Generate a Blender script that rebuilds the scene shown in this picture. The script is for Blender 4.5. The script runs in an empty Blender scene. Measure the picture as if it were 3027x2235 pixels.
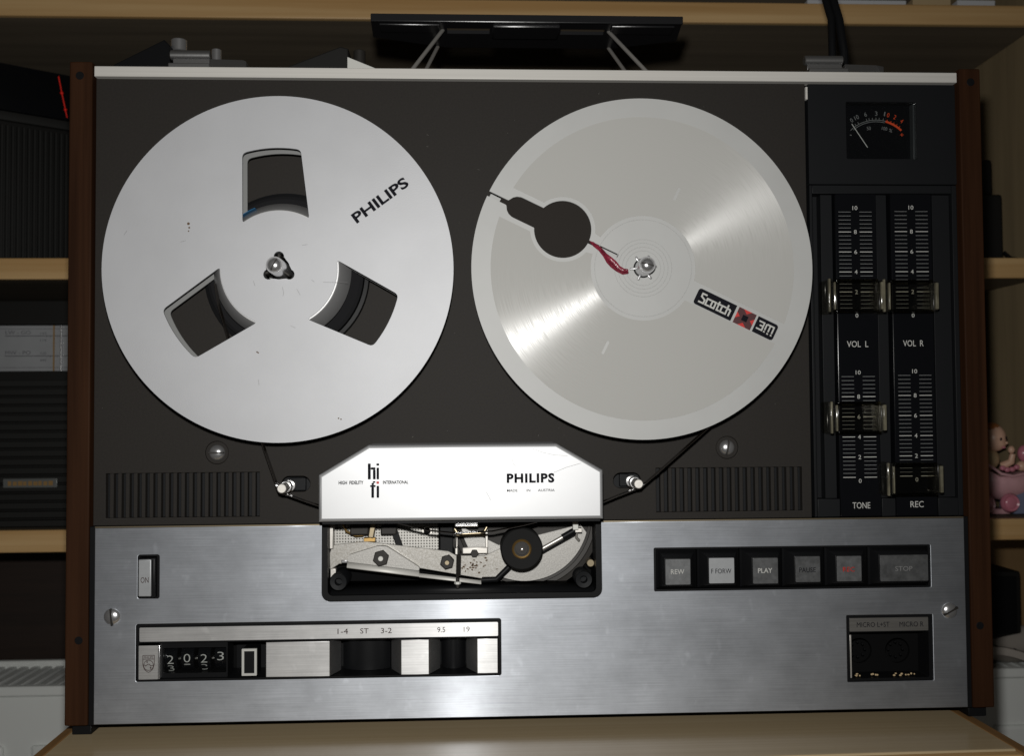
import bpy, bmesh, math, random
from mathutils import Vector, Matrix
random.seed(7)
S = 0.001                                  # everything below is written in millimetres
scene = bpy.context.scene
C = scene.collection
R = math.radians

# ------------------------------------------------------------------ camera
cam_d = bpy.data.cameras.new('camera'); cam = bpy.data.objects.new('camera', cam_d); C.objects.link(cam)
cam_d.sensor_width = 36; cam_d.sensor_fit = 'HORIZONTAL'; cam_d.lens = 35.58
cam_d.clip_start = 0.01; cam_d.clip_end = 20
rx = Vector((0.99902827, -0.04351068, -0.00702433)); dn = Vector((-0.00551609, 0.03468726, -0.99938299)); fw = Vector((0.04372749, 0.99845061, 0.03441355))
cam.matrix_world = Matrix(((rx.x, -dn.x, -fw.x, -0.03605), (rx.y, -dn.y, -fw.y, -0.53516), (rx.z, -dn.z, -fw.z, 0.15864), (0, 0, 0, 1)))
scene.camera = cam
cam_d.dof.use_dof = True; cam_d.dof.focus_distance = 0.525; cam_d.dof.aperture_fstop = 17

# ------------------------------------------------------------------ light: dim room + the camera's own flash
w = bpy.data.worlds.new('World'); scene.world = w; w.use_nodes = True
bg = w.node_tree.nodes['Background']; bg.inputs[0].default_value = (1.0, .93, .82, 1); bg.inputs[1].default_value = 0.022
fl = bpy.data.lights.new('camera_flash', 'SPOT'); flo = bpy.data.objects.new('camera_flash', fl); C.objects.link(flo)
fl.energy = 10.8; fl.color = (1, .985, .95); fl.spot_size = R(150); fl.spot_blend = 1.0; fl.shadow_soft_size = 0.007
flo.location = (-0.041, -0.525, 0.198)
flo.rotation_euler = (Vector((-0.120, 0, 0.190)) - flo.location).to_track_quat('-Z', 'Y').to_euler()
vs = scene.view_settings
vs.view_transform = 'Standard'; vs.look = 'None'; vs.exposure = 0; vs.gamma = 1; vs.use_curve_mapping = False
scene.cycles.max_bounces = 8; scene.cycles.transparent_max_bounces = 12
scene.cycles.use_denoising = True
scene.cycles.caustics_reflective = False; scene.cycles.caustics_refractive = False

# ------------------------------------------------------------------ materials
def mat(name, col, rough=.5, metal=0., ior=1.45, var=None, bump=None, aniso=0., tang=None, trans=0., coat=0., stripes=None):
    """var=(scale xyz per metre, dark factor, contrast)  bump=(scale xyz, distance mm, detail)"""
    m = bpy.data.materials.new(name); m.use_nodes = True
    nt = m.node_tree; N = nt.nodes; L = nt.links; b = N['Principled BSDF']
    b.inputs['Base Color'].default_value = (*col, 1); b.inputs['Roughness'].default_value = rough
    b.inputs['Metallic'].default_value = metal; b.inputs['IOR'].default_value = ior
    b.inputs['Anisotropic'].default_value = aniso; b.inputs['Transmission Weight'].default_value = trans
    b.inputs['Coat Weight'].default_value = coat
    tc = N.new('ShaderNodeTexCoord')
    def noise(scale, detail=5, dim='3D'):
        mp = N.new('ShaderNodeMapping'); mp.inputs['Scale'].default_value = scale
        L.new(tc.outputs['Object'], mp.inputs[0])
        n = N.new('ShaderNodeTexNoise'); n.inputs['Scale'].default_value = 1; n.inputs['Detail'].default_value = detail
        n.inputs['Roughness'].default_value = .6
        L.new(mp.outputs[0], n.inputs['Vector']); return n
    if var:
        n = noise(var[0]); rp = N.new('ShaderNodeValToRGB'); L.new(n.outputs['Fac'], rp.inputs[0])
        c = var[2] if len(var) > 2 else .15
        rp.color_ramp.elements[0].position = .5 - c; rp.color_ramp.elements[1].position = .5 + c
        d = var[1]; d = d if isinstance(d, tuple) else (d, d, d)
        rp.color_ramp.elements[0].color = (col[0] * d[0], col[1] * d[1], col[2] * d[2], 1); rp.color_ramp.elements[1].color = (*col, 1)
        L.new(rp.outputs[0], b.inputs['Base Color'])
    if bump:
        n = noise(bump[0], bump[2] if len(bump) > 2 else 3); bp = N.new('ShaderNodeBump')
        bp.inputs['Strength'].default_value = 1; bp.inputs['Distance'].default_value = bump[1] * S
        L.new(n.outputs['Fac'], bp.inputs['Height']); L.new(bp.outputs[0], b.inputs['Normal'])
    if tang == 'x':
        v = N.new('ShaderNodeCombineXYZ'); v.inputs[2].default_value = 1; L.new(v.outputs[0], b.inputs['Tangent'])
    if tang == 'ring':                       # radial direction about the object's own origin (y axis)
        mv = N.new('ShaderNodeVectorMath'); mv.operation = 'MULTIPLY'; mv.inputs[1].default_value = (1, 0, 1); L.new(tc.outputs['Object'], mv.inputs[0])
        nv = N.new('ShaderNodeVectorMath'); nv.operation = 'NORMALIZE'; L.new(mv.outputs[0], nv.inputs[0]); L.new(nv.outputs[0], b.inputs['Tangent'])
    return m

def brushed(name, col, r1, r2, fac, grain=(26, 500, 2600)):
    """horizontally brushed metal: a sharp streak lobe and a wide haze lobe, with grain and finger smudges"""
    m = mat(name, col, r1, 1., aniso=1., tang='x', bump=(grain, .0035, 3))
    nt = m.node_tree; N = nt.nodes; L = nt.links; a = N['Principled BSDF']
    b2 = N.new('ShaderNodeBsdfPrincipled'); b2.inputs['Metallic'].default_value = 1
    b2.inputs['Roughness'].default_value = r2; b2.inputs['Anisotropic'].default_value = .55
    v = N.new('ShaderNodeCombineXYZ'); v.inputs[2].default_value = 1; L.new(v.outputs[0], b2.inputs['Tangent'])
    tc = N.new('ShaderNodeTexCoord')
    def nz(scale, detail, rgh=.6):
        mp = N.new('ShaderNodeMapping'); mp.inputs['Scale'].default_value = scale; L.new(tc.outputs['Object'], mp.inputs[0])
        n = N.new('ShaderNodeTexNoise'); n.inputs['Scale'].default_value = 1; n.inputs['Detail'].default_value = detail
        n.inputs['Roughness'].default_value = rgh; L.new(mp.outputs[0], n.inputs['Vector']); return n
    n1 = nz(grain, 4); n2 = nz((28, 28, 34), 6, .65)
    r = N.new('ShaderNodeMapRange'); r.inputs[1].default_value = .3; r.inputs[2].default_value = .7; r.inputs[3].default_value = .84; r.inputs[4].default_value = 1.08
    L.new(n1.outputs[0], r.inputs[0])
    r2_ = N.new('ShaderNodeMapRange'); r2_.inputs[1].default_value = .35; r2_.inputs[2].default_value = .75; r2_.inputs[3].default_value = .88; r2_.inputs[4].default_value = 1.18
    L.new(n2.outputs[0], r2_.inputs[0])
    mu0 = N.new('ShaderNodeMath'); mu0.operation = 'MULTIPLY'; L.new(r.outputs[0], mu0.inputs[0]); L.new(r2_.outputs[0], mu0.inputs[1])
    n3 = nz((150, 150, 110), 2, .5); r3 = N.new('ShaderNodeMapRange'); r3.inputs[1].default_value = .66; r3.inputs[2].default_value = .80; r3.inputs[3].default_value = 1.; r3.inputs[4].default_value = 1.16
    L.new(n3.outputs[0], r3.inputs[0]); mu = N.new('ShaderNodeMath'); mu.operation = 'MULTIPLY'; L.new(mu0.outputs[0], mu.inputs[0]); L.new(r3.outputs[0], mu.inputs[1])
    vm = N.new('ShaderNodeVectorMath'); vm.operation = 'SCALE'; vm.inputs[0].default_value = col; L.new(mu.outputs[0], vm.inputs['Scale'])
    L.new(vm.outputs[0], b2.inputs['Base Color']); L.new(vm.outputs[0], a.inputs['Base Color'])
    mx = N.new('ShaderNodeMixShader'); mx.inputs[0].default_value = fac
    L.new(a.outputs[0], mx.inputs[1]); L.new(b2.outputs[0], mx.inputs[2]); L.new(mx.outputs[0], N['Material Output'].inputs[0])
    return m

def clear(name, tint, refl=.5):
    m = bpy.data.materials.new(name); m.use_nodes = True; nt = m.node_tree; N = nt.nodes; L = nt.links
    N.remove(N['Principled BSDF'])
    t = N.new('ShaderNodeBsdfTransparent'); t.inputs[0].default_value = (*tint, 1)
    g = N.new('ShaderNodeBsdfGlossy'); g.inputs['Roughness'].default_value = .16
    f = N.new('ShaderNodeFresnel'); f.inputs[0].default_value = 1.5
    mu = N.new('ShaderNodeMath'); mu.operation = 'MULTIPLY'; mu.inputs[1].default_value = refl; L.new(f.outputs[0], mu.inputs[0])
    mx = N.new('ShaderNodeMixShader'); L.new(mu.outputs[0], mx.inputs[0]); L.new(t.outputs[0], mx.inputs[1]); L.new(g.outputs[0], mx.inputs[2])
    L.new(mx.outputs[0], N['Material Output'].inputs[0]); return m

T = {}
T['teak'] = mat('teak_veneer', (.034, .0140, .0062), .65, ior=1.15, var=((160, 160, 5), (.45, .42, .4), .2), bump=((260, 260, 8), .05))
T['deck'] = mat('deck_leatherette', (.0205, .0182, .0162), .62, ior=1.22, var=((900, 900, 900), .82, .2), bump=((1300, 1300, 1300), .035, 2))
T['panel'] = brushed('brushed_panel', (.43, .45, .485), .30, .61, .86)
T['knob'] = brushed('brushed_knob', (.55, .55, .55), .40, .62, .85)
T['trim'] = mat('anodised_trim', (.52, .505, .475), .6, .2, var=((6, 300, 900), .9), bump=((5, 300, 1200), .004))
T['silver'] = mat('satin_aluminium', (.385, .39, .405), .56, .34, var=((24, 24, 24), .92, .2), bump=((1700, 1700, 1700), .02, 2))
T['cover'] = mat('cover_aluminium', (.47, .475, .485), .50, .66, var=((16, 16, 30), .93, .25), bump=((2400, 2400, 2400), .004, 2))
T['plastic_grey'] = mat('grey_reel_plastic', (.355, .358, .352), .5, var=((30, 30, 30), .95), bump=((60, 60, 60), .02))
T['groove'] = mat('grooved_reel_plastic', (.352, .350, .336), .3, aniso=1., tang='ring', ior=1.46)
T['black'] = mat('black_plastic', (.005, .0052, .0058), .45, ior=1.22, bump=((900, 900, 900), .01))
T['black_matt'] = mat('matt_black', (.0035, .0035, .0037), .8, ior=1.15)
T['bezel'] = mat('dark_bezel', (.0055, .006, .007), .55, ior=1.25, bump=((1500, 1500, 1500), .015, 2))
T['gloss'] = mat('glossy_black_strip', (.0035, .0038, .0048), .2, ior=1.3)
T['felt'] = mat('black_felt', (.010, .010, .011), .9, ior=1.2, bump=((1600, 1600, 1600), .15, 2))
T['chrome'] = mat('chrome', (.62, .62, .63), .24, .88, bump=((300, 300, 300), .02))
T['steel'] = mat('worn_steel', (.50, .48, .45), .42, .7, bump=((500, 500, 500), .02))
T['dark_steel'] = mat('dark_steel', (.022, .020, .018), .5, .1, ior=1.3)
T['hubmetal'] = mat('turned_hub', (.40, .40, .405), .38, .72)
T['shaded_alu'] = mat('shaded_aluminium', (.17, .172, .17), .6, .3)  # darkened to carry the front flange's shadow on the back flange
T['hinge'] = mat('hinge_steel', (.42, .42, .42), .3, .93, bump=((500, 500, 500), .03))
T['handle'] = mat('handle_plastic', (.010, .010, .011), .28, ior=1.5, bump=((700, 700, 700), .03))
T['white'] = mat('white_print', (.40, .40, .38), .6)
T['dust'] = mat('dust', (.12, .115, .105), .9)
T['ink'] = mat('black_ink', (.009, .009, .012), .85, ior=1.12)
T['brown_ink'] = mat('brown_ink', (.05, .032, .03), .8, ior=1.15)
T['red_ink'] = mat('red_ink', (.42, .016, .012), .5)
T['red_worn'] = mat('worn_red_ink', (.45, .02, .012), .5, var=((900, 900, 900), .35, .1))
T['grey_ink'] = mat('grey_ink', (.16, .16, .16), .7, ior=1.2)
T['orange_ink'] = mat('orange_ink', (.55, .055, .012), .5)
T['grey_wall'] = mat('meter_housing', (.03, .033, .035), .4)
T['pale_ink'] = mat('pale_ink', (.15, .155, .155), .5)
T['tape'] = mat('brown_tape', (.020, .016, .013), .24)
T['pack'] = mat('wound_tape', (.013, .0105, .0085), .7, ior=1.25, bump=((900, 900, 900), .02))
T['leader'] = mat('red_leader', (.40, .045, .085), .25, var=((300, 300, 300), .6), bump=((220, 220, 220), .6))
T['blue'] = mat('blue_leader', (.01, .10, .22), .3)
T['clearfilm'] = clear('clear_leader', (.62, .64, .64), 1.0)
T['acrylic'] = clear('slider_acrylic', (.84, .83, .79), .16)
T['edge_glint'] = mat('slider_edge', (.15, .138, .098), .14, ior=1.6, var=((120, 120, 90), .4, .2), bump=((140, 140, 60), .4))  # beige colour imitates light caught in the acrylic edges
T['acrylic_dim'] = clear('slider_rim', (.30, .28, .22), .5)
T['glass'] = clear('meter_glass', (.92, .93, .93), .5)
T['plate'] = mat('zinc_plate', (.40, .39, .37), .42, .35, var=((1500, 1500, 1500), .72, .15), bump=((900, 900, 900), .03))
T['zinc_rust'] = mat('stained_zinc', (.40, .39, .37), .42, .35, var=((1600, 1600, 1600), (.68, .66, .62), .15), bump=((900, 900, 900), .03))
T['lipmetal'] = mat('lit_zinc', (.55, .54, .51), .5, .15)  # paler zinc, light on the folded lips mixed into its colour
T['rubber'] = mat('rubber', (.009, .009, .009), .7, ior=1.2, bump=((700, 700, 700), .03))
T['rust'] = mat('rust', (.09, .055, .03), .8)
T['brass'] = mat('brass', (.42, .27, .10), .35, .9)
T['tan_metal'] = mat('passivated_steel', (.30, .25, .17), .35, .9)
T['white_nylon'] = mat('white_nylon', (.55, .55, .52), .5)
T['cap'] = mat('worn_shaded_foil', (.20, .205, .21), .38, .75, var=((260, 260, 260), .55, .2), bump=((900, 900, 900), .012))  # worn foil, darkened for caps whose tilt reflects less flash
T['cap_mid'] = mat('worn_half_shaded_foil', (.19, .195, .20), .42, .65, var=((260, 260, 260), .6, .2), bump=((900, 900, 900), .012))  # worn foil, middle step of the painted reflection
T['cap_bright'] = mat('button_foil', (.30, .31, .32), .5, .3, var=((420, 420, 420), .9, .2))
T['strip_dark'] = mat('tarnished_strip', (.28, .27, .255), .42, .85, var=((30, 300, 900), .8))
T['pine'] = mat('pine', (.60, .405, .195), .5, var=((1.6, 60, 70), (.72, .62, .48), .16), bump=((8, 200, 200), .05))
T['tablewood'] = mat('lacquered_board', (.44, .35, .22), .2, ior=1.65, var=((3.5, 420, 420), (.86, .83, .78), .25), bump=((5, 500, 500), .03))
T['edgewood'] = mat('edge_strip', (.27, .145, .055), .45, var=((50, 4, 50), .55))
T['backpanel'] = mat('stained_back', (.085, .067, .046), .6, var=((3, 40, 45), .7))
T['shelfboard'] = mat('dark_shelf_wood', (.17, .137, .096), .65, var=((2, 60, 60), .65, .2))  # darker tone than the pine front strip
T['sidepanel'] = mat('shelf_side', (.34, .26, .15), .6, var=((60, 60, 3), .72, .2))
T['wall'] = mat('brown_wall', (.24, .145, .060), .8, var=((9, 9, 9), .8))
T['darkwood'] = mat('dark_wood', (.022, .012, .008), .6, var=((6, 90, 90), .6))
T['radiator'] = mat('radiator_enamel', (.74, .76, .74), .45)
T['radiator_dark'] = mat('radiator_inside', (.05, .052, .05), .7)
T['dark_case'] = mat('dark_case', (.008, .0077, .007), .6, ior=1.3)
T['dark_bar'] = mat('grille_bar', (.014, .014, .013), .65, ior=1.3)
T['dial'] = mat('silver_dial', (.36, .37, .385), .4, .3, var=((20, 20, 20), .85))
T['dial_ink'] = mat('dial_ink', (.10, .10, .11), .5)
T['gold'] = mat('gold_print', (.23, .135, .045), .5)
T['nameplate'] = mat('nameplate', (.15, .155, .15), .4, .4)
T['pointer_red'] = mat('red_pointer', (.90, .02, .008), .4)  # plain red pointer colour
T['pink'] = mat('pink_glaze', (.64, .37, .40), .25, coat=.4, var=((90, 90, 90), .8))
T['deep_pink'] = mat('deep_pink_glaze', (.52, .18, .24), .25, coat=.4)
T['skin'] = mat('porcelain_skin', (.64, .40, .29), .35)
T['hair'] = mat('painted_hair', (.33, .12, .035), .45)
T['cream'] = mat('cream_glaze', (.44, .33, .19), .35)
T['blue_glaze'] = mat('blue_glaze', (.16, .18, .27), .35)
T['cloth'] = mat('checked_cloth', (.36, .325, .29), .9, bump=((300, 300, 300), .3))
T['cloth_dark'] = mat('cloth_stripe', (.06, .06, .065), .9)
T['paper'] = mat('paper', (.50, .51, .53), .7)

def dot_plate():
    """zinc plate with a grid of small embossed dimples"""
    m = mat('dimpled_zinc', (.46, .45, .42), .42, .3); nt = m.node_tree; N = nt.nodes; L = nt.links; b = N['Principled BSDF']
    tc = N.new('ShaderNodeTexCoord'); sp = N.new('ShaderNodeSeparateXYZ'); L.new(tc.outputs['Object'], sp.inputs[0])
    def tri(o):
        a = N.new('ShaderNodeMath'); a.operation = 'PINGPONG'; a.inputs[1].default_value = .00075; L.new(o, a.inputs[0])
        return a.outputs[0]
    d = N.new('ShaderNodeCombineXYZ'); L.new(tri(sp.outputs[0]), d.inputs[0]); L.new(tri(sp.outputs[2]), d.inputs[2])
    ln = N.new('ShaderNodeVectorMath'); ln.operation = 'LENGTH'; L.new(d.outputs[0], ln.inputs[0])
    r = N.new('ShaderNodeMapRange'); r.inputs[1].default_value = .0002; r.inputs[2].default_value = .00042; r.inputs[3].default_value = 0; r.inputs[4].default_value = 1
    L.new(ln.outputs['Value'], r.inputs[0])
    cr = N.new('ShaderNodeMixRGB'); cr.inputs[1].default_value = (.10, .095, .085, 1); cr.inputs[2].default_value = (.42, .41, .385, 1); L.new(r.outputs[0], cr.inputs[0])
    L.new(cr.outputs[0], b.inputs['Base Color'])
    bp = N.new('ShaderNodeBump'); bp.inputs['Distance'].default_value = .0002; L.new(r.outputs[0], bp.inputs['Height']); L.new(bp.outputs[0], b.inputs['Normal'])
    return m
T['dots'] = dot_plate()

def groove_detail(m):
    """fine turned grooves: height depends on the radius only, sparkle breaks up along the groove"""
    nt = m.node_tree; N = nt.nodes; L = nt.links; b = N['Principled BSDF']
    tc = N.new('ShaderNodeTexCoord'); sp = N.new('ShaderNodeSeparateXYZ'); L.new(tc.outputs['Object'], sp.inputs[0])
    c = N.new('ShaderNodeCombineXYZ'); L.new(sp.outputs[0], c.inputs[0]); L.new(sp.outputs[2], c.inputs[1])
    ln = N.new('ShaderNodeVectorMath'); ln.operation = 'LENGTH'; L.new(c.outputs[0], ln.inputs[0])
    at = N.new('ShaderNodeMath'); at.operation = 'ARCTAN2'; L.new(sp.outputs[2], at.inputs[0]); L.new(sp.outputs[0], at.inputs[1])
    k = N.new('ShaderNodeCombineXYZ')
    a = N.new('ShaderNodeMath'); a.operation = 'MULTIPLY'; a.inputs[1].default_value = 2200; L.new(ln.outputs['Value'], a.inputs[0])
    a2 = N.new('ShaderNodeMath'); a2.operation = 'MULTIPLY'; a2.inputs[1].default_value = 5; L.new(at.outputs[0], a2.inputs[0])
    L.new(a.outputs[0], k.inputs[0]); L.new(a2.outputs[0], k.inputs[1])
    n = N.new('ShaderNodeTexNoise'); n.inputs['Scale'].default_value = 1; n.inputs['Detail'].default_value = 2; L.new(k.outputs[0], n.inputs['Vector'])
    r = N.new('ShaderNodeMapRange'); r.inputs[1].default_value = .3; r.inputs[2].default_value = .7; r.inputs[3].default_value = .24; r.inputs[4].default_value = .38
    L.new(n.outputs[0], r.inputs[0]); L.new(r.outputs[0], b.inputs['Roughness'])
    bp = N.new('ShaderNodeBump'); bp.inputs['Distance'].default_value = .000012; L.new(n.outputs[0], bp.inputs['Height']); L.new(bp.outputs[0], b.inputs['Normal'])
groove_detail(T['groove'])

# ------------------------------------------------------------------ builders
WL = {}
def link(o, parent=None, loc=(0, 0, 0)):
    C.objects.link(o); l = Vector(loc) * S; WL[o.name] = l
    if parent is not None:
        o.parent = parent; o.location = l - WL[parent.name]
    else:
        o.location = l
    return o
def thing(name, label, cat, loc=(0, 0, 0), group=None):
    o = bpy.data.objects.new(name, None); o.empty_display_size = .02; link(o, None, loc)
    o['label'] = label; o['category'] = cat
    if group: o['group'] = group
    return o
def tag(o, label, cat, group=None):
    o['label'] = label; o['category'] = cat
    if group: o['group'] = group
    return o
def obj(name, bm, m, parent=None, loc=(0, 0, 0), smooth=True, angle=38):
    me = bpy.data.meshes.new(name)
    bmesh.ops.recalc_face_normals(bm, faces=bm.faces)
    bm.transform(Matrix.Scale(S, 4)); bm.to_mesh(me); bm.free()
    if smooth:
        for p in me.polygons: p.use_smooth = True
        me.set_sharp_from_angle(angle=R(angle))
        for p in me.polygons:
            if max(abs(c) for c in p.normal) > .99995: p.use_smooth = False      # large flat faces keep their own normal
    me.materials.append(T[m] if isinstance(m, str) else m)
    return link(bpy.data.objects.new(name, me), parent, loc)
def share(o, parent, loc):
    return link(bpy.data.objects.new(o.name.split('.')[0], o.data), parent, loc)

def bx(bm, x0, x1, y0, y1, z0, z1, bev=0., seg=2):
    vs_ = bmesh.ops.create_cube(bm, size=1)['verts']
    for v in vs_: v.co = Vector((x0 + (v.co.x + .5) * (x1 - x0), y0 + (v.co.y + .5) * (y1 - y0), z0 + (v.co.z + .5) * (z1 - z0)))
    if bev:
        es = list({e for v in vs_ for e in v.link_edges})
        bmesh.ops.bevel(bm, geom=es, offset=bev, segments=seg, affect='EDGES', profile=.5)
    return bm
def box(name, x0, x1, y0, y1, z0, z1, m, parent=None, bev=.3, seg=2, loc=(0, 0, 0), rotz=0, rotx=0, roty=0, piv=None):
    bm = bx(bmesh.new(), x0, x1, y0, y1, z0, z1, bev, seg)
    if rotz or rotx or roty:
        p = Vector(piv or ((x0 + x1) / 2, (y0 + y1) / 2, z0))
        M_ = Matrix.Translation(p) @ Matrix.Rotation(R(rotz), 4, 'Z') @ Matrix.Rotation(R(rotx), 4, 'X') @ Matrix.Rotation(R(roty), 4, 'Y') @ Matrix.Translation(-p)
        bm.transform(M_)
    return obj(name, bm, m, parent, loc)
def rrect(x0, x1, z0, z1, r=0., n=5):
    if r <= 0: return [(x0, z0), (x1, z0), (x1, z1), (x0, z1)]
    o = []
    for cx, cz, a in ((x1 - r, z0 + r, -90), (x1 - r, z1 - r, 0), (x0 + r, z1 - r, 90), (x0 + r, z0 + r, 180)):
        for i in range(n + 1):
            t = R(a + 90 * i / n); o.append((cx + r * math.cos(t), cz + r * math.sin(t)))
    return o
def circ(cx, cz, r, n=48, a0=0, a1=360):
    full = abs(a1 - a0) >= 360
    k = n if full else n + 1
    return [(cx + r * math.cos(R(a0 + (a1 - a0) * i / n)), cz + r * math.sin(R(a0 + (a1 - a0) * i / n))) for i in range(k)]
def rounded(pts, r, n=4):
    o = []; k = len(pts)
    for i in range(k):
        p = Vector(pts[i]); a = Vector(pts[i - 1]) - p; b = Vector(pts[(i + 1) % k]) - p
        rr = min(r, a.length * .45, b.length * .45)
        p0 = p + a.normalized() * rr; p1 = p + b.normalized() * rr
        for j in range(n + 1):
            t = j / n; q = p0 * (1 - t) ** 2 + p * 2 * t * (1 - t) + p1 * t * t; o.append((q.x, q.y))
    return o
def plate_bm(outer, holes, y0, y1, bev=0., seg=2):
    """flat plate with real holes, outline in (x, z); front face at y0 (towards the camera), back at y1"""
    bm = bmesh.new(); es = []
    for lp in [outer] + list(holes):
        vs_ = [bm.verts.new((x, y0, z)) for x, z in lp]
        es += [bm.edges.new((vs_[i], vs_[(i + 1) % len(vs_)])) for i in range(len(vs_))]
    bmesh.ops.triangle_fill(bm, edges=es, use_beauty=True, use_dissolve=False)
    bmesh.ops.recalc_face_normals(bm, faces=bm.faces)
    if bm.faces and sum(f.normal.y * f.calc_area() for f in bm.faces) > 0: bmesh.ops.reverse_faces(bm, faces=bm.faces)
    front = list(bm.faces)
    rim = [e for e in bm.edges if len(e.link_faces) == 1]
    ex = bmesh.ops.extrude_face_region(bm, geom=front, use_keep_orig=True)
    nv = [g for g in ex['geom'] if isinstance(g, bmesh.types.BMVert)]
    for v in nv: v.co.y = y1
    for e in rim:
        e.smooth = False
    if bev:
        rim = [e for e in bm.edges if e.is_valid and abs(e.verts[0].co.y - y0) < 1e-6 and abs(e.verts[1].co.y - y0) < 1e-6 and any(abs(f.normal.y) < .5 for f in e.link_faces)]
        bmesh.ops.bevel(bm, geom=rim, offset=bev, segments=seg, affect='EDGES', profile=.5, clamp_overlap=True)
    return bm
def plate(name, outer, holes, y0, y1, m, parent=None, bev=0., loc=(0, 0, 0), seg=2, angle=38):
    return obj(name, plate_bm(outer, holes, y0, y1, bev, seg), m, parent, loc, angle=angle)
def lathe_bm(prof, n=48, axis='y', bm=None, c=(0, 0, 0)):
    """prof: list of (radius, position along axis)"""
    bm = bm or bmesh.new(); rings = []
    for r, h in prof:
        ring = []
        if r < 1e-6:
            p = {'y': (0, h, 0), 'z': (0, 0, h), 'x': (h, 0, 0)}[axis]
            ring = [bm.verts.new(Vector(p) + Vector(c))]
        else:
            for i in range(n):
                a = 2 * math.pi * i / n; u, v = r * math.cos(a), r * math.sin(a)
                p = {'y': (u, h, v), 'z': (u, v, h), 'x': (h, u, v)}[axis]
                ring.append(bm.verts.new(Vector(p) + Vector(c)))
        rings.append(ring)
    for a, b in zip(rings, rings[1:]):
        for i in range(n):
            j = (i + 1) % n
            q = [a[i % len(a)], a[j % len(a)], b[j % len(b)], b[i % len(b)]]
            q = [v for k, v in enumerate(q) if v not in q[:k]]
            if len(q) > 2:
                try: bm.faces.new(q)
                except ValueError: pass
    return bm
def lathe(name, prof, loc, m, parent=None, axis='y', n=48, angle=38):
    return obj(name, lathe_bm(prof, n, axis), m, parent, loc, angle=angle)
def cyl(name, loc, r, y0, y1, m, parent=None, axis='y', n=40, bev=.2):
    b = min(bev, r * .4)
    return lathe(name, [(0, y0), (r - b, y0), (r, y0 + b), (r, y1 - b), (r - b, y1), (0, y1)], loc, m, parent, axis, n)
def tube_bm(pts, r, n=10, bm=None, cap=True):
    bm = bm or bmesh.new(); pts = [Vector(p) for p in pts]; rings = []; up = None
    for i, p in enumerate(pts):
        d = (pts[min(i + 1, len(pts) - 1)] - pts[max(i - 1, 0)]).normalized()
        if up is None: up = d.orthogonal().normalized()
        up = (up - d * up.dot(d)).normalized(); s = d.cross(up)
        rr = r[i] if isinstance(r, (list, tuple)) else r
        rings.append([bm.verts.new(p + (up * math.cos(2 * math.pi * k / n) + s * math.sin(2 * math.pi * k / n)) * rr) for k in range(n)])
    for a, b in zip(rings, rings[1:]):
        for k in range(n): bm.faces.new((a[k], a[(k + 1) % n], b[(k + 1) % n], b[k]))
    if cap: bm.faces.new(rings[0]); bm.faces.new(rings[-1])
    return bm
def tube(name, pts, r, m, parent=None, n=10): return obj(name, tube_bm(pts, r, n), m, parent)
def prism_z(name, pts_xy, z0, z1, m, parent=None, bev=0.):
    bm = bmesh.new(); f = bm.faces.new([bm.verts.new((x, y, z0)) for x, y in pts_xy])
    ex = bmesh.ops.extrude_face_region(bm, geom=[f], use_keep_orig=True)
    for g in ex['geom']:
        if isinstance(g, bmesh.types.BMVert): g.co.z = z1
    if bev: bmesh.ops.bevel(bm, geom=list(bm.edges), offset=bev, segments=2, affect='EDGES', profile=.5)
    return obj(name, bm, m, parent)
def ribbon(bm, path, y0, y1, t=.12):
    """thin tape standing on edge: path in (x, z), width from y0 to y1"""
    P = [Vector((x, 0, z)) for x, z in path]; rows = []
    for i, p in enumerate(P):
        d = (P[min(i + 1, len(P) - 1)] - P[max(i - 1, 0)]).normalized(); n = Vector((-d.z, 0, d.x)) * t / 2
        rows.append([bm.verts.new(v) for v in ((p.x + n.x, y0, p.z + n.z), (p.x + n.x, y1, p.z + n.z), (p.x - n.x, y1, p.z - n.z), (p.x - n.x, y0, p.z - n.z))])
    for a, b in zip(rows, rows[1:]):
        for k in range(4): bm.faces.new((a[k], a[(k + 1) % 4], b[(k + 1) % 4], b[k]))
    bm.faces.new(rows[0]); bm.faces.new(rows[-1]); return bm
def text(name, s, cx, cz, y, wid, hei, m, parent, rot=0, bold=0., space=1., th=.06):
    cu = bpy.data.curves.new('lettering', 'FONT'); cu.body = s; cu.size = 1; cu.offset = bold; cu.space_character = space
    cu.resolution_u = 3; cu.extrude = .01
    o = bpy.data.objects.new('lettering', cu); C.objects.link(o)
    me = bpy.data.meshes.new_from_object(o.evaluated_get(bpy.context.evaluated_depsgraph_get()))
    bpy.data.objects.remove(o); bpy.data.curves.remove(cu)
    xs = [v.co.x for v in me.vertices]; ys = [v.co.y for v in me.vertices]
    x0, x1, y0, y1 = min(xs), max(xs), min(ys), max(ys)
    ky = hei / (y1 - y0); kx = wid / (x1 - x0) if wid else ky * .82
    ca, sa = math.cos(R(rot)), math.sin(R(rot))
    for v in me.vertices:
        u = (v.co.x - (x0 + x1) / 2) * kx; t = (v.co.y - (y0 + y1) / 2) * ky; d = -th if v.co.z > 0 else 0
        v.co = Vector((u * ca - t * sa, d, u * sa + t * ca)) * S
    me.materials.append(T[m]); o = bpy.data.objects.new(name, me)
    return link(o, parent, (cx, y, cz))
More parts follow.
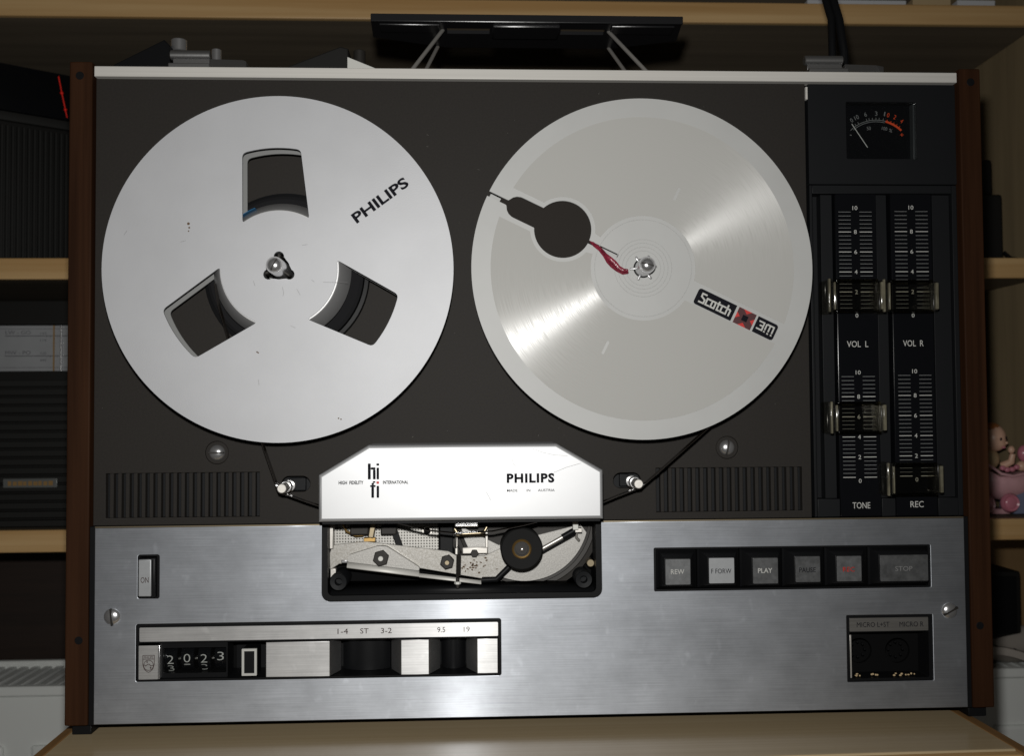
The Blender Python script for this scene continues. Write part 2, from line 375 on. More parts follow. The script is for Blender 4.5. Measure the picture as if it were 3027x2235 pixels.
def strokes_bm(lines, wd, y, th=.06, bm=None, fn=None):
    """printed strokes: every segment a thin flat bar, in (x, z)"""
    bm = bm or bmesh.new(); k = 0
    for ln in lines:
        for a, b in zip(ln, ln[1:]):
            a2, b2 = Vector(a), Vector(b); d = (b2 - a2)
            if d.length < 1e-6: continue
            d.normalize(); n = Vector((-d.y, d.x)) * wd / 2; e = d * wd * .45; k += 1
            q = [a2 - e + n, b2 + e + n, b2 + e - n, a2 - e - n]
            if fn: q = [Vector(fn(*p)) for p in q]
            yy = y - .0015 * (k % 7)
            f = [bm.verts.new((p.x, yy - th, p.y)) for p in q]; g = [bm.verts.new((p.x, yy, p.y)) for p in q]
            bm.faces.new(f); bm.faces.new(g[::-1])
            for i in range(4): bm.faces.new((f[i], f[(i + 1) % 4], g[(i + 1) % 4], g[i]))
    return bm
def strokes(name, lines, wd, y, m, parent, fn=None): return obj(name, strokes_bm(lines, wd, y, fn=fn), m, parent, smooth=False)
def ball_bm(c, r, seg=20, ring=14, bm=None):
    bm = bm or bmesh.new(); vs_ = bmesh.ops.create_uvsphere(bm, u_segments=seg, v_segments=ring, radius=1)['verts']
    r = r if isinstance(r, tuple) else (r, r, r)
    for v in vs_: v.co = Vector((c[0] + v.co.x * r[0], c[1] + v.co.y * r[1], c[2] + v.co.z * r[2]))
    return bm
def ball(name, c, r, m, parent=None, **k): return obj(name, ball_bm(c, r, **k), m, parent, angle=60)

# ================================================================== SETTING: wall, shelf, radiator, table
wall = box('wall', -900, 900, 520, 560, -500, 900, 'wall', bev=0); wall['kind'] = 'structure'

shelf = thing('shelf_unit', 'pine shelf unit with long horizontal boards behind the tape recorder', 'shelf', (0, 420, 45))
ZS = [(495, 513), (272.5, 290.5), (46, 64.5)]
for z0, z1 in ZS:
    b = box('shelf_board', -760, 466, 326, 512, z0 + .4, z1 - .4, 'shelfboard', shelf, bev=.5)
    box('lipping', -760, 466, 320, 325.8, z0, z1, 'pine', b, bev=1.2)
box('back_panel', -760, 466, 512.5, 518, 66, 760, 'backpanel', shelf, bev=.5)
box('side_panel', 466.5, 484, 318, 519, 46, 760, 'sidepanel', shelf, bev=1)

dk = tag(box('dark_board', -760, -250, 505, 516, -110, 44, 'darkwood', bev=1), 'dark brown wooden board on the wall between lowest shelf and radiator', 'board')

rad = thing('radiator', 'white panel radiator with a slatted top grille under the shelf unit', 'radiator', (0, 440, -420))
RZ = -84
box('front_panel', -700, 700, 400, 406, -420, RZ - 9, 'radiator', rad, bev=2)
box('top_rail', -700, 700, 398, 404, RZ - 8.6, RZ + .5, 'radiator', rad, bev=1.5)
box('back_rail', -700, 700, 476, 482, RZ - 30, RZ + 5, 'radiator', rad, bev=1.5)
box('inner_tray', -700, 700, 407, 475, RZ - 40, RZ - 22, 'radiator_dark', rad, bev=1)
g0 = None
for i in range(123):
    x = -690 + i * 11.2
    if g0 is None:
        bm = bx(bmesh.new(), -3.5, 3.5, -35, 35, -3, 0, .6)
        g0 = obj('grille_slat', bm, 'radiator', rad, (x, 440, RZ))
    elif not (-330 < x < 360): share(g0, rad, (x, 440, RZ))
for x in range(-640, 641, 80):
    if x < -300 or x > 300: box('pressed_rib', x - 28, x + 28, 396.5, 400.5, -400, RZ - 52, 'radiator', rad, bev=3.5, seg=3)

tb = thing('table', 'low lacquered wooden table carrying the tape recorder', 'table', (0, 150, -440))
def trot(bm): bm.transform(Matrix.Rotation(R(-1.2 * -1), 4, 'Z')); return bm
obj('table_top', trot(bx(bmesh.new(), -243, 227.6, -54.5, 330, -24, -6, .8)), 'tablewood', tb)
obj('edge_strip', trot(bx(bmesh.new(), -249.5, -243.2, -61, 330, -25, -6.8, 1.2)), 'edgewood', tb)
obj('edge_strip', trot(bx(bmesh.new(), 227.8, 235.5, -61, 330, -25, -6.8, 1.2)), 'edgewood', tb)
obj('edge_strip', trot(bx(bmesh.new(), -243, 227.6, -61.5, -54.7, -25, -6.6, 1.4)), 'pine', tb)
for sx in (-225, 205):
    for sy in (-30, 300): box('leg', sx - 16, sx + 16, sy - 16, sy + 16, -440, -25.2, 'edgewood', tb, bev=2)

# ================================================================== TAPE RECORDER
rec = thing('tape_recorder', 'wood-sided reel-to-reel tape recorder with brushed metal front panel on the table', 'tape recorder', (0, 90, -6))
# --- cabinet
for sx in (-1, 1):
    sd = box('cabinet_side', *sorted((sx * 231.2, sx * 243)), -3, 190, 0, 344, 'teak', rec, bev=.8)
    cyl('plug', (sx * 237.6, 0, 336.5), 2.2, -3.15, -1, 'black', sd, n=20)
    cyl('plug', (sx * 236.0, 0, 43.4), 2.1, -3.15, -1, 'black', sd, n=20)
    box('foot', *sorted((sx * 231, sx * 241)), 2, 180, -6, -.05, 'black', rec, bev=.6)
    lt = box('lid_catch', *sorted((sx * 243.1, sx * 247.5)), 55, 75, 34, 50, 'steel', rec, bev=.8)
bm = bmesh.new(); bx(bm, -230.6, 230.6, 26, 188, 1, 334.5, .5); obj('cabinet_body', bm, 'black_matt', rec)
box('base_board', -182, 160, 16, 180, -5.6, -.1, 'black_matt', rec, bev=.5)
box('top_trim', -230.8, 230.8, -1.4, 6, 336.7, 342.2, 'trim', rec, bev=.35)
box('cabinet_top', -230.8, 230.8, 6.2, 189, 337, 342, 'teak', rec, bev=.3)
# --- deck plate with its openings
VL = (-223.9, -144.9, 105.5, 128.6); VR = (63.6, 142.2, 105.4, 128.7)
stad = lambda x0, x1, z0, z1: rrect(x0, x1, z0, z1, (z1 - z0) / 2, 8)
deck_out = [(-230.2, 101.6), (-112, 101.6), (-112, 126), (33.7, 126), (33.7, 101.6), (147.2, 101.6), (147.2, 335.9), (-230.2, 335.9)]
deck = plate('deck_plate', deck_out, [rrect(*VL), rrect(*VR), stad(-133.6, -118.7, 118.1, 126.3), stad(40.7, 55.4, 118.3, 126.4),
             circ(-167, 138.9, 6.0, 36), circ(102, 139.3, 6.0, 36)], 0, 4, 'deck', rec, bev=.3)
bm = bmesh.new(); bx(bm, -226, -142, 3.0 + 1.05, 8, 103, 131); obj('vent_backing', bm, 'bezel', rec)
bm = bmesh.new(); bx(bm, 61, 145, 3.0 + 1.05, 8, 103, 131); obj('vent_backing', bm, 'bezel', rec)
for V, n in ((VL, 20), (VR, 19)):
    pitch = (V[1] - V[0] + 2.0) / n; s0 = None
    for i in range(n - 1):
        x = V[0] + pitch * (i + 1) - 1.0
        if s0 is None: s0 = obj('slat', bx(bmesh.new(), -1.0, 1.0, .12, 3.9, V[2] - .0, V[3] + .0, .2, 1), 'deck', deck, (x, 0, 0))
        else: share(s0, deck, (x, 0, 0))
for x in (-135, 39.5):                                   # plates seen down in the pin slots
    bm = bmesh.new(); bx(bm, x, x + 18, 9, 11, 114, 130, .2); obj('slot_backing', bm, 'bezel', rec)
bm = bmesh.new()
for i in range(70):
    x, z = random.uniform(-226, 144), random.uniform(132, 333)
    if min((x + 130.2) ** 2, (x - 53.4) ** 2) + (z - 231.8) ** 2 < 89 ** 2 or (-112 < x < 34 and z < 146): continue
    a = random.uniform(0, 6.28); l = random.choice((.15, .2, .25, .9))
    strokes_bm([[(x, z), (x + l * math.cos(a), z + l * math.sin(a))]], .12, 0, .03, bm)
dd = obj('dust', bm, 'dust', deck, smooth=False); dd['kind'] = 'stuff'
# slotted screws
def screw(x, z, y, ang, r=4.1, recess=True, par=None):
    if recess: cyl('screw_seat', (x, 0, z), 5.9, y + .55, y + 3, 'deck', par or rec, n=36)
    bm = bmesh.new(); prof = [(0, y - 2.0)] + [(r * math.sin(t), y + .6 - 2.6 * math.cos(t)) for t in [math.pi / 2 * i / 8 for i in range(1, 9)]] + [(r, y + 1.2), (0, y + 1.2)]
    lathe_bm(prof, 32, 'y', bm); s = obj('screw', bm, 'chrome', par or rec, (x, 0, z), angle=60)
    bm = bx(bmesh.new(), -r * .97, r * .97, y - 2.12, y - .5, -.42, .42); bm.transform(Matrix.Rotation(R(-ang), 4, 'Y')); obj('screw_slot', bm, 'dark_steel', s, (x, 0, z))
screw(-167, 138.9, 0, 0); screw(102, 139.3, 0, 80)
screw(-218.8, 55.5, -4, 95, 4.4, False); screw(219, 51.8, -4, 28, 4.4, False)

# --- lower front panel
frame_parts = [(-231.1, -227.9, 0, 101.4), (228.0, 231.1, 0, 101.4)]
for a in frame_parts: box('panel_frame', a[0], a[1], -2.2, 25, a[2], a[3], 'black', rec, bev=.3)
box('panel_frame', -227.8, 227.9, -2, 25, -.0, .7, 'black', rec, bev=.1)
well = [(-112.1, 100.8)] + rrect(-112.1, 33.6, 61.5, 120, 4.5)[17:] + []
wz = lambda: None
out = [(-227.8, .8), (227.9, .8), (227.9, 100.8), (33.6, 100.8)] + [(x, z) for x, z in circ(29.1, 66.0, 4.5, 6, 0, -90)] + [(x, z) for x, z in circ(-107.6, 66.0, 4.5, 6, 270, 180)] + [(-112.1, 100.8), (-227.8, 100.8)]
SW = (-206.1, -195.1, 64.4, 86.9); CT = (-206.8, -19.5, 22, 51.5); BT = (61.3, 209.4, 64.3, 87); MC = (163.4, 209.8, 15.2, 50.2)
panel = plate('front_panel', out, [rrect(*SW, 1.2), rrect(*CT, 1.2), rrect(*BT, .8), rrect(*MC, .6)], -4, -1, 'panel', rec, bev=.25)
bm = bmesh.new(); bx(bm, -227, 227, 21, 25, 1, 60); bx(bm, -227, -113, 21, 25, 60.2, 101); bx(bm, 35, 227, 21, 25, 60.2, 101); obj('backing_plate', bm, 'black_matt', rec)
ed = plate('panel_edge', [(-227.8, 100.9), (-112.2, 100.9), (-112.2, 101.5), (-227.8, 101.5)], [], -3.9, -1, 'tan_metal', rec)
ed = plate('panel_edge', [(33.8, 100.9), (227.8, 100.9), (227.8, 101.5), (33.8, 101.5)], [], -3.9, -1, 'tan_metal', rec)
# on switch
plate('switch_surround', rrect(-206, -195.2, 64.5, 86.8, 1.1), [rrect(-205.2, -196.2, 65.2, 86.0, .6)], -3.6, 14, 'black', rec)
sw = box('power_switch', -205.0, -196.4, -7.0, 8, 65.4, 85.4, 'black', rec, bev=.7)
box('switch_cap', -204.4, -198.0, -8.2, -6.9, 66.2, 85.0, 'cap_bright', sw, bev=.5)
text('switch_lettering', 'ON', -201.2, 74.6, -8.2, 4.0, 2.9, 'brown_ink', sw)
# control slot
cb = plate('control_bezel', rrect(-206.7, -19.6, 22.1, 51.4, 1.1), [rrect(-205.2, -20.9, 23.0, 41.7, .4)], -3.7, 18, 'black', rec, bev=.2)
ls = plate('label_strip', rrect(-204.9, -21, 42.5, 49.7, .6), [], -4.3, -3.6, 'knob', rec, bev=.15)
for s_, x, wd in (('1-4', -101.3, 5.4), ('ST', -90.2, 4.3), ('3-2', -78.9, 5.6), ('9.5', -50.5, 4.1), ('19', -37.3, 3.1)):
    text('strip_lettering', s_, x, 46.2, -4.3, wd, 2.7, 'brown_ink', ls)
cp = plate('crest_plate', rrect(-205.1, -195.4, 23.4, 40.6, .3), [], -4.6, -1, 'knob', rec, bev=.2)
box('plate_edge', -195.35, -194.6, -4.5, 6, 23.4, 40.6, 'chrome', cp, bev=.1)
sh = lambda u, v: (-200.1 + u * 2.9, 31.4 + v * 4.2)
crest = [[(-1, 1), (1, 1), (1, -.1), (.75, -.65), (.35, -.93), (0, -1.05), (-.35, -.93), (-.75, -.65), (-1, -.1), (-1, 1)], [(-1, .55), (1, .55)],
         [(.85 * math.cos(t), -.2 + .62 * math.sin(t)) for t in [i * math.pi / 10 for i in range(21)]],
         [(-.82, -.1), (-.5, -.28), (-.2, -.1), (.1, -.05), (.4, -.28), (.8, -.2)],
         [(-.35, .2), (-.15, .2)], [(-.25, .1), (-.25, .3)], [(.25, -.5), (.5, -.5)], [(.38, -.38), (.38, -.62)]]
strokes('crest_print', [[sh(*p) for p in l] for l in crest], .28, -4.61, 'brown_ink', cp)
text('crest_lettering', 'PHILIPS', -200.1, 34.6, -4.6, 4.6, 1.1, 'brown_ink', cp)
# tape counter
ct = thing_ = plate('tape_counter', rrect(-194.4, -160.9, 23.1, 41.5, .4), [rrect(-193.8, -161.6, 25.4, 38.4, .6)], -1.0, 12, 'black', rec, bev=.2)
for i, (d, e, x, z) in enumerate((('2', '3', -190.7, 31.9), ('0', '1', -182.2, 32.6), ('2', '3', -173.5, 32.3), ('3', '4', -165.0, 33.4))):
    wh = cyl('digit_wheel', (x, 8.6, 32), 7.6, -3.3, 3.3, 'gloss', ct, 'x', 40, .3)
    dg = 'white'
    text('digit', d, x, z, .9, 3.4, 4.3, dg, wh, bold=-.012)
    o = text('digit', e, x, 0, 0, 3.0, 4.3, dg, wh, bold=-.012)
    mw = Matrix.Rotation(R(38), 4, 'X')
    for v in o.data.vertices: v.co = mw @ (v.co + Vector((0, -7.66 * S, 0)))
    o.location = Vector((x, 8.6, z)) * S - WL[wh.name]
for x in (-186.4, -177.9, -169.2): box('divider', x - .7, x + .7, 2.5, 9, 31.6, 32.4, 'strip_dark', ct, bev=.1)
plate('counter_glass', rrect(-193.7, -161.7, 25.5, 38.3, .6), [], -.6, -.3, 'glass', ct)
rb = box('reset_button', -152.4, -145.2, -5.4, 6, 24.9, 38.3, 'black', rec, bev=.3)
plate('button_frame', rrect(-152.6, -145.0, 24.7, 38.4, .3), [rrect(-151.4, -146.2, 25.9, 37.2, .1)], -6.0, -4.8, 'white', rb, bev=.15)
# sliding selector knobs: bright face, flanks running back into the slot
def selector(a0, a1, f0, f1):
    k = prism_z('selector_knob', [(f0, -4.6), (f1, -4.6), (a1, 8), (a0, 8)], 23.4, 41.3, 'knob', rec, .25)
    return k
selector(-141.2, -103.6, -140.6, -108.0); selector(-77.2, -51.4, -71.3, -56.9); selector(-37.6, -21.1, -31.9, -21.2)
for x0, x1 in ((-103, -78), (-51, -38)):
    bm = bmesh.new(); pts = [(x0 + (x1 - x0) * i / 10, 12 - 5 * math.sin(math.pi * i / 10) ** .8 * 1.0) for i in range(11)]
    prism_z('selector_track', pts + [(x1, 18), (x0, 18)], 23.2, 41.5, 'black', rec)
box('slot_floor', -160.5, -21, 18.2, 20.5, 22.5, 42, 'black', rec, bev=0)
# push keys
plate('key_surround', rrect(61.4, 209.3, 64.4, 86.9, .6), [rrect(62.4, 208.3, 65.2, 86.1, .4)], -3.3, 15, 'black', rec, bev=.2)
caps = [(66.3, 79.3, 68.5, 81.7, 'REW', 'white', 7.0), (89.2, 102.4, 68.9, 82.0, 'F FORW', 'ink', 10.6), (112.4, 125.5, 68.4, 81.7, 'PLAY', 'white', 7.6),
        (134.9, 147.9, 68.9, 82.2, 'PAUSE', 'ink', 8.8), (156.9, 169.9, 69.0, 82.1, 'REC', 'red_worn', 6.3), (180.0, 205.6, 68.7, 82.3, 'STOP', 'grey_ink', 9.2)]
cells = [62.6, 84.4, 107.2, 129.9, 152.8, 176.2, 208.1]
for i, (x0, x1, z0, z1, s_, ink, wd) in enumerate(caps):
    bm = bmesh.new(); c0, c1 = cells[i] + .25, cells[i + 1] - .25
    lo = [(c0, 65.5), (c1, 65.5), (c1, 85.9), (c0, 85.9)]; mi = [(c0 + .9, 66.2), (c1 - .9, 66.2), (c1 - .9, 85.2), (c0 + .9, 85.2)]
    hi = [(x0 - .5, z0 - .5), (x1 + .5, z0 - .5), (x1 + .5, z1 + .5), (x0 - .5, z1 + .5)]
    rings = [[bm.verts.new((x, y, z)) for x, z in q] for q, y in ((lo, 12), (lo, -1.2), (mi, -2.2), (hi, -8.6))]
    for a, b in zip(rings, rings[1:]):
        for k in range(4): bm.faces.new((a[k], a[(k + 1) % 4], b[(k + 1) % 4], b[k]))
    bm.faces.new(rings[-1]); bm.faces.new(rings[0])
    bmesh.ops.bevel(bm, geom=list(bm.edges), offset=.25, segments=2, affect='EDGES', profile=.5)
    k = obj('push_key', bm, 'black', rec)
    plate('key_cap', rrect(x0, x1, z0, z1, .5), [], -9.1, -8.4, ('cap_mid', 'cap_bright', 'cap', 'cap', 'cap_mid', 'cap')[i], k, bev=.35)  # foil tone per key paints in how the tilted cap reflects
    text('key_lettering', s_, (x0 + x1) / 2 - .2, 75.2, -9.1, wd, 2.5, ink, k, bold=.01 if i in (2, 4) else 0)
# microphone sockets
plate('socket_surround', rrect(163.5, 209.7, 15.3, 50.1, .5), [rrect(165.2, 207.8, 16.8, 41.0, .3)], -3.2, 14, 'black', rec, bev=.2)
ms = plate('socket_label', rrect(165.0, 207.4, 41.6, 48.6, .3), [], -3.9, -3.1, 'strip_dark', rec, bev=.15)
text('socket_lettering', 'MICRO L+ST', 177.7, 45.1, -3.9, 17.6, 2.6, 'ink', ms); text('socket_lettering', 'MICRO R', 198.4, 45.0, -3.9, 13.0, 2.6, 'ink', ms)
box('socket_rim', 165.4, 166.2, -2.9, 13, 17, 39.6, 'steel', rec, bev=.1)
sp_ = plate('socket_plate', rrect(164, 209, 16, 41.5), [circ(175.4, 28.3, 6.8, 36), circ(196.4, 28.0, 6.8, 36)], 10, 12, 'black_matt', rec)
for x, z in ((175.4, 28.3), (196.4, 28.0)):
    for a in range(-90, 271, 45):
        if a in (270,): continue
        cyl('contact', (x + 4 * math.cos(R(a)), 0, z + 4 * math.sin(R(a))), .55, 12.5, 14, 'black', sp_, n=10, bev=.1)
for i in range(16):
    x = 168.8 + i * .82 if i < 8 else 189.8 + (i - 8) * 1.6
    x += random.uniform(-.2, .2) + (6 if 3 < i < 8 else 0)
    ball('crumb', (x, random.uniform(-1.5, 1), 17.6 + random.uniform(-.1, .5)), (random.uniform(.4, .8), .5, random.uniform(.3, .6)), 'cream', sp_, seg=8, ring=6)

# --- meter and slider block on the right
plate('meter_block', rrect(148.6, 229.8, 281, 335.6, .5), [rrect(169.4, 208.5, 294.8, 326.1, .8)], -.6, 12, 'bezel', rec, bev=.4)
box('silver_tab', 147.4, 148.5, -.8, 2, 327.2, 334, 'trim', rec, bev=.1)
vu = box('level_meter', 168.5, 210, 6, 11, 293.5, 327.5, 'gloss', rec, bev=0)
ac = (188.6, 297.6); ar = 20.4
arc = lambda r, a0, a1, n: [(ac[0] + r * math.cos(R(a0 + (a1 - a0) * i / n)), ac[1] + r * math.sin(R(a0 + (a1 - a0) * i / n))) for i in range(n + 1)]
strokes('scale_arc', [arc(ar, 134, 75, 20), arc(ar - .9, 130, 76, 20)], .28, 5.9, 'pale_ink', vu)
strokes('scale_arc', [arc(ar + .15, 74, 47, 12), arc(ar - .35, 74, 47, 12)], .62, 5.9, 'orange_ink', vu)
tk = [(123, 20.4), (118, 20.4), (104.5, 20.4), (100.5, 20.4), (95.5, 20.4), (90, 20.4), (85.2, 20.4), (79, 20.4)]
strokes('scale_ticks', [[(ac[0] + r * math.cos(R(a)), ac[1] + r * math.sin(R(a))) for r in (ar, ar + 1.2)] for a, _ in tk], .26, 5.88, 'pale_ink', vu)
strokes('scale_ticks', [[(ac[0] + r * math.cos(R(a)), ac[1] + r * math.sin(R(a))) for r in (ar, ar + 1.1)] for a in (73, 67, 62, 57, 52)], .26, 5.87, 'orange_ink', vu)
for s_, x, z, ro, mm_, wd in (('0', 175.0, 317.8, 33, 'pale_ink', 1.3), ('10', 177.8, 319.4, 27, 'pale_ink', 2.4), ('6', 182.8, 321.1, 14, 'pale_ink', 1.3), ('3', 188.8, 321.6, 0, 'pale_ink', 1.3),
                         ('1', 193.5, 321.4, -10, 'pale_ink', .6), ('0', 195.5, 320.8, -14, 'orange_ink', 1.3), ('2', 199.2, 319.7, -25, 'orange_ink', 1.3), ('4', 203.0, 317.5, -35, 'orange_ink', 1.3),
                         ('50', 184.5, 313.4, 6, 'grey_ink', 2.2), ('100', 193.3, 313.3, -10, 'grey_ink', 3.0), ('%', 196.7, 312.2, -18, 'grey_ink', 1.9), ('+', 202.9, 309.9, 0, 'orange_ink', 1.9), ('-', 174.4, 309.6, 0, 'grey_ink', .9)):
    text('scale_lettering', s_, x, z, 5.9, wd, .4 if s_ == '-' else (1.9 if s_ in '+50100%' and mm_ == 'grey_ink' else (1.9 if s_ == '+' else 2.4)), mm_, vu, rot=ro)
tube('needle', [(174.6, 4.6, 315.4), (183.1, 4.6, 302.5)], .22, 'white', vu, 8)
plate('meter_glass', rrect(169.5, 208.4, 294.9, 326.0, .7), [], .6, 1.2, 'glass', vu)
box('meter_wall', 207.3, 208.3, 1.6, 5.8, 295.2, 325.8, 'grey_wall', vu, bev=.1)
# slider bay
box('slider_bay', 148.6, 229.8, 9, 12, 101.7, 280.6, 'bezel', rec, bev=0)
box('bay_wall', 148.7, 150.2, -.4, 8.9, 101.8, 280.5, 'bezel', rec, bev=.3); box('bay_wall', 227.0, 229.7, -.4, 8.9, 101.8, 280.5, 'bezel', rec, bev=.3)
for x0, x1 in ((150.3, 162.4), (185.2, 192.6), (216.0, 226.9)): box('bay_sill', x0, x1, -.5, 8.9, 101.8, 111.4, 'bezel', rec, bev=.3)
box('bay_lintel', 150.3, 226.9, -.3, 8.9, 276, 280.5, 'bezel', rec, bev=.3)
box('fabric_strip', 155.6, 161.9, 2.5, 8.9, 111.5, 275.8, 'bezel', rec, bev=.2); box('fabric_strip', 186.2, 191.9, 2.5, 8.9, 111.5, 275.8, 'bezel', rec, bev=.2)
box('fabric_strip', 217.3, 226.8, 2.5, 8.9, 111.5, 275.8, 'bezel', rec, bev=.2)
strips = []
for x0, x1 in ((162.6, 184.9), (192.9, 215.3)): strips.append(box('scale_strip', x0, x1, -.8, 8.9, 101.9, 275.7, 'gloss', rec, bev=.35))
for si, xc, ztop, zbot in ((0, 173.3, 265.8, 211.6), (1, 204.1, 266.1, 211.6), (0, 173.4, 176.8, 122.8), (1, 204.3, 177.3, 123.2)):
    thin, thick = [], []
    for k in range(26):
        z = ztop - (ztop - zbot) * k / 25
        (thick if k % 5 == 0 and k else thin).extend([[(xc - 9.0, z), (xc - 2.5, z)], [(xc + 2.5, z), (xc + 9.0, z)]])
    thin = [l for i, l in enumerate(thin)]; 
    strokes('scale_print', thin, .24, -.8, 'pale_ink', strips[si]); strokes('scale_print', thick, .36, -.8, 'white', strips[si])
    for k, s_ in enumerate(('10', '8', '6', '4', '2', '0')):
        z = ztop - (ztop - zbot) * k / 5
        if k == 0: z += 2.2
        if k == 5: z -= 1.9
        text('scale_lettering', s_, xc, z, -.8, 2.7 if s_ == '10' else 1.5, 2.2, 'white', strips[si])
for s_, x, z, wd, si in (('VOL  L', 173.4, 194.3, 11.6, 0), ('VOL  R', 203.9, 194.6, 11.2, 1), ('TONE', 173.8, 107.8, 9.6, 0), ('REC', 204.1, 108.1, 7.2, 1)):
    text('name_lettering', s_, x, z, -.8, wd, 3.3, 'white', strips[si])
def slider(x0, z0, z1):
    # clear acrylic bridge over the printed strip, with thick polished ends
    x1 = x0 + 30.2
    s = box('slider_knob', x0 + 4.2, x1 - 3.0, -12.5, -9.5, z0 + .3, z1 - .3, 'acrylic', rec, bev=.5)
    obj('slider_end', bx(bmesh.new(), x0 + .3, x0 + 4.1, -12.1, 2.2, z0, z1, .5, 2), 'acrylic', s)
    obj('slider_end', bx(bmesh.new(), x1 - 2.9, x1 - .1, -12.1, 2.2, z0 + .6, z1 - .8, .7, 3), 'acrylic', s)
    for a, b, za, zb in ((x0, x0 + 1.1, z0, z1), (x0 + 2.9, x0 + 3.8, z0 + 1.2, z1 - 1.8), (x1 - 2.2, x1 - .6, z0 + 1.4, z1 - 1.8)): obj('slider_edge', bx(bmesh.new(), a, b, -14.2, -12.2, za, zb, .35, 2), 'edge_glint', s)  # opaque pale strips painted in as highlights along the ends
    box('slider_edge', x0 + 4.5, x1 - 3.1, -12.8, -9.6, z1 - 1.5, z1 - .1, 'acrylic_dim', s, bev=.3)
    box('slider_edge', x0 + 4.5, x1 - 3.1, -12.8, -9.6, z0 + .1, z0 + 1.2, 'acrylic_dim', s, bev=.3)
slider(153.4, 210.4, 228.0); slider(182.6, 210.3, 227.6); slider(153.4, 146.6, 163.3); slider(183.0, 113.8, 131.0)

# --- tape guides
for x, z, dx in ((-129.1, 121.6, 1), (50.2, 122.1, -1)):
    cyl('guide_pin', (x, 0, z), 2.35, -24.0, 8, 'steel', rec, n=28, bev=.3)
    cyl('pin_collar', (x, 0, z), 3.0, -13, -10.5, 'chrome', rec, n=28, bev=.3); cyl('pin_collar', (x + dx * .2, 0, z), 3.1, -3.2, -1.2, 'chrome', rec, n=28, bev=.3)
    box('guide_arm', x - 3.4 + dx * 2, x + 3.4 + dx * 4, 4.6, 7.4, z - 3.2, z + 3.4, 'bezel', rec, bev=.4)

# --- head cover
cov = [(-110, 105.3), (31.3, 105.3), (31.3, 129.6), (8.2, 143.1), (-85.4, 143.1), (-110, 128.4)]
hc = plate('head_cover', cov, [], -30, -1.2, 'cover', rec, bev=1.7, seg=3, angle=30)
def ctext(s_, cx, cz, wd, h, m='ink', **k): return text('cover_lettering', s_, cx, cz, -30, wd, h, m, hc, **k)
def hb(x0, x1, z0, z1, m='ink', r=.3): plate('cover_lettering', rrect(x0, x1, z0, z1, r, 3), [], -30.06, -29.99, m, hc)
# tall condensed h i / f i
hb(-85.7, -84.3, 126.1, 134.0); hb(-83.2, -81.9, 126.1, 130.9); hb(-84.29, -81.9, 130.91, 132.1, r=.5); hb(-81.4, -80.2, 126.1, 131.9); hb(-81.5, -80.1, 132.9, 134.0)
hb(-84.0, -82.7, 117.0, 122.3); hb(-84.6, -81.9, 122.31, 123.3); hb(-83.9, -82.7, 123.31, 124.4, r=.4); hb(-83.3, -82.0, 124.41, 125.2, r=.3); hb(-81.4, -80.2, 117.0, 122.9); hb(-81.5, -80.2, 123.9, 125.1, 'red_ink')
ctext('HIGH  FIDELITY', -94.0, 124.6, 12.2, 1.8, 'ink', bold=.03); ctext('INTERNATIONAL', -72.0, 124.6, 12.6, 1.7, 'ink', bold=.03)
ctext('PHILIPS', -5.0, 126.0, 23.8, 4.8, bold=.045, space=1.15)
for s_, x, wd in (('MADE', -14.2, 5.2), ('IN', -6.1, 1.8), ('AUSTRIA', 2.8, 8.4)): ctext(s_, x, 119.9, wd, 1.25, 'ink', bold=.008)
strokes('scratch', [[(-14.4, 136.3), (-13.5, 133.2), (-12.0, 131.4)], [(6.8, 128.7), (13, 131.2), (20.3, 133.2)], [(-4.7, 141), (1.5, 138.6), (7.5, 137.3), (13.6, 137.0)], [(-27.2, 119.4), (-25, 115.3)]], .13, -30.0, 'grey_ink', hc)
plate('cover_lip', [(-109.2, 103.4), (30.6, 103.4), (30.6, 105.2), (-109.2, 105.2)], [], -24, -4, 'black', rec, bev=.3)

# --- the open bay below the heads
bay_pts = lambda d: rrect(-112 + d, 33.5 - d, 61.6 + d, 122, max(.5, 4.4 - d * .6), 6)
plate('bay_frame', bay_pts(0), [bay_pts(3.0)], -4.9, 18, 'black', rec, bev=.5)
box('bay_floor', -113, 36, 18.2, 21, 58, 124, 'black_matt', rec, bev=0)
bm = bmesh.new(); vs_ = [bm.verts.new(p) for p in ((-108, -4, 64.8), (30, -4, 64.8), (30, 14, 69), (-108, 14, 69), (-108, 14, 64.8), (30, 14, 64.8))]
for f in ((0, 1, 2, 3), (3, 2, 5, 4), (0, 4, 5, 1), (0, 3, 4), (1, 5, 2)): bm.faces.new([vs_[i] for i in f])
obj('bay_ledge', bm, 'black', rec)
for x, z in ((-103.6, 71.6), (24.1, 71.0)):
    lathe('screw_post', [(0, 2), (2.0, 2), (2.0, -4), (4.2, -4.3), (4.6, -3.6), (4.6, 17), (0, 17)], (x, 0, z), 'bezel', rec, n=28)
bp_ = plate('base_plate', [(-108.6, 84), (-108.6, 104), (-52.3, 104), (-52.3, 84)], [circ(-58.3, 95.2, 1.9, 20)], 14, 15.4, 'dots', rec)
bp_ = plate('base_plate', [(-26, 84), (-26, 104), (24, 104), (24, 96), (8, 84)], [circ(-19.9, 97.6, 1.7, 20)], 14, 15.4, 'dots', rec)
lathe('grommet', [(1.9, 13.4), (2.7, 13.4), (2.7, 14.2), (1.9, 14.2)], (-58.3, 0, 95.2), 'steel', rec, n=24)
lathe('grommet', [(1.5, 12.6), (2.9, 12.4), (2.9, 14.2), (1.5, 14.2)], (-19.9, 0, 97.2), 'dark_steel', rec, n=24)
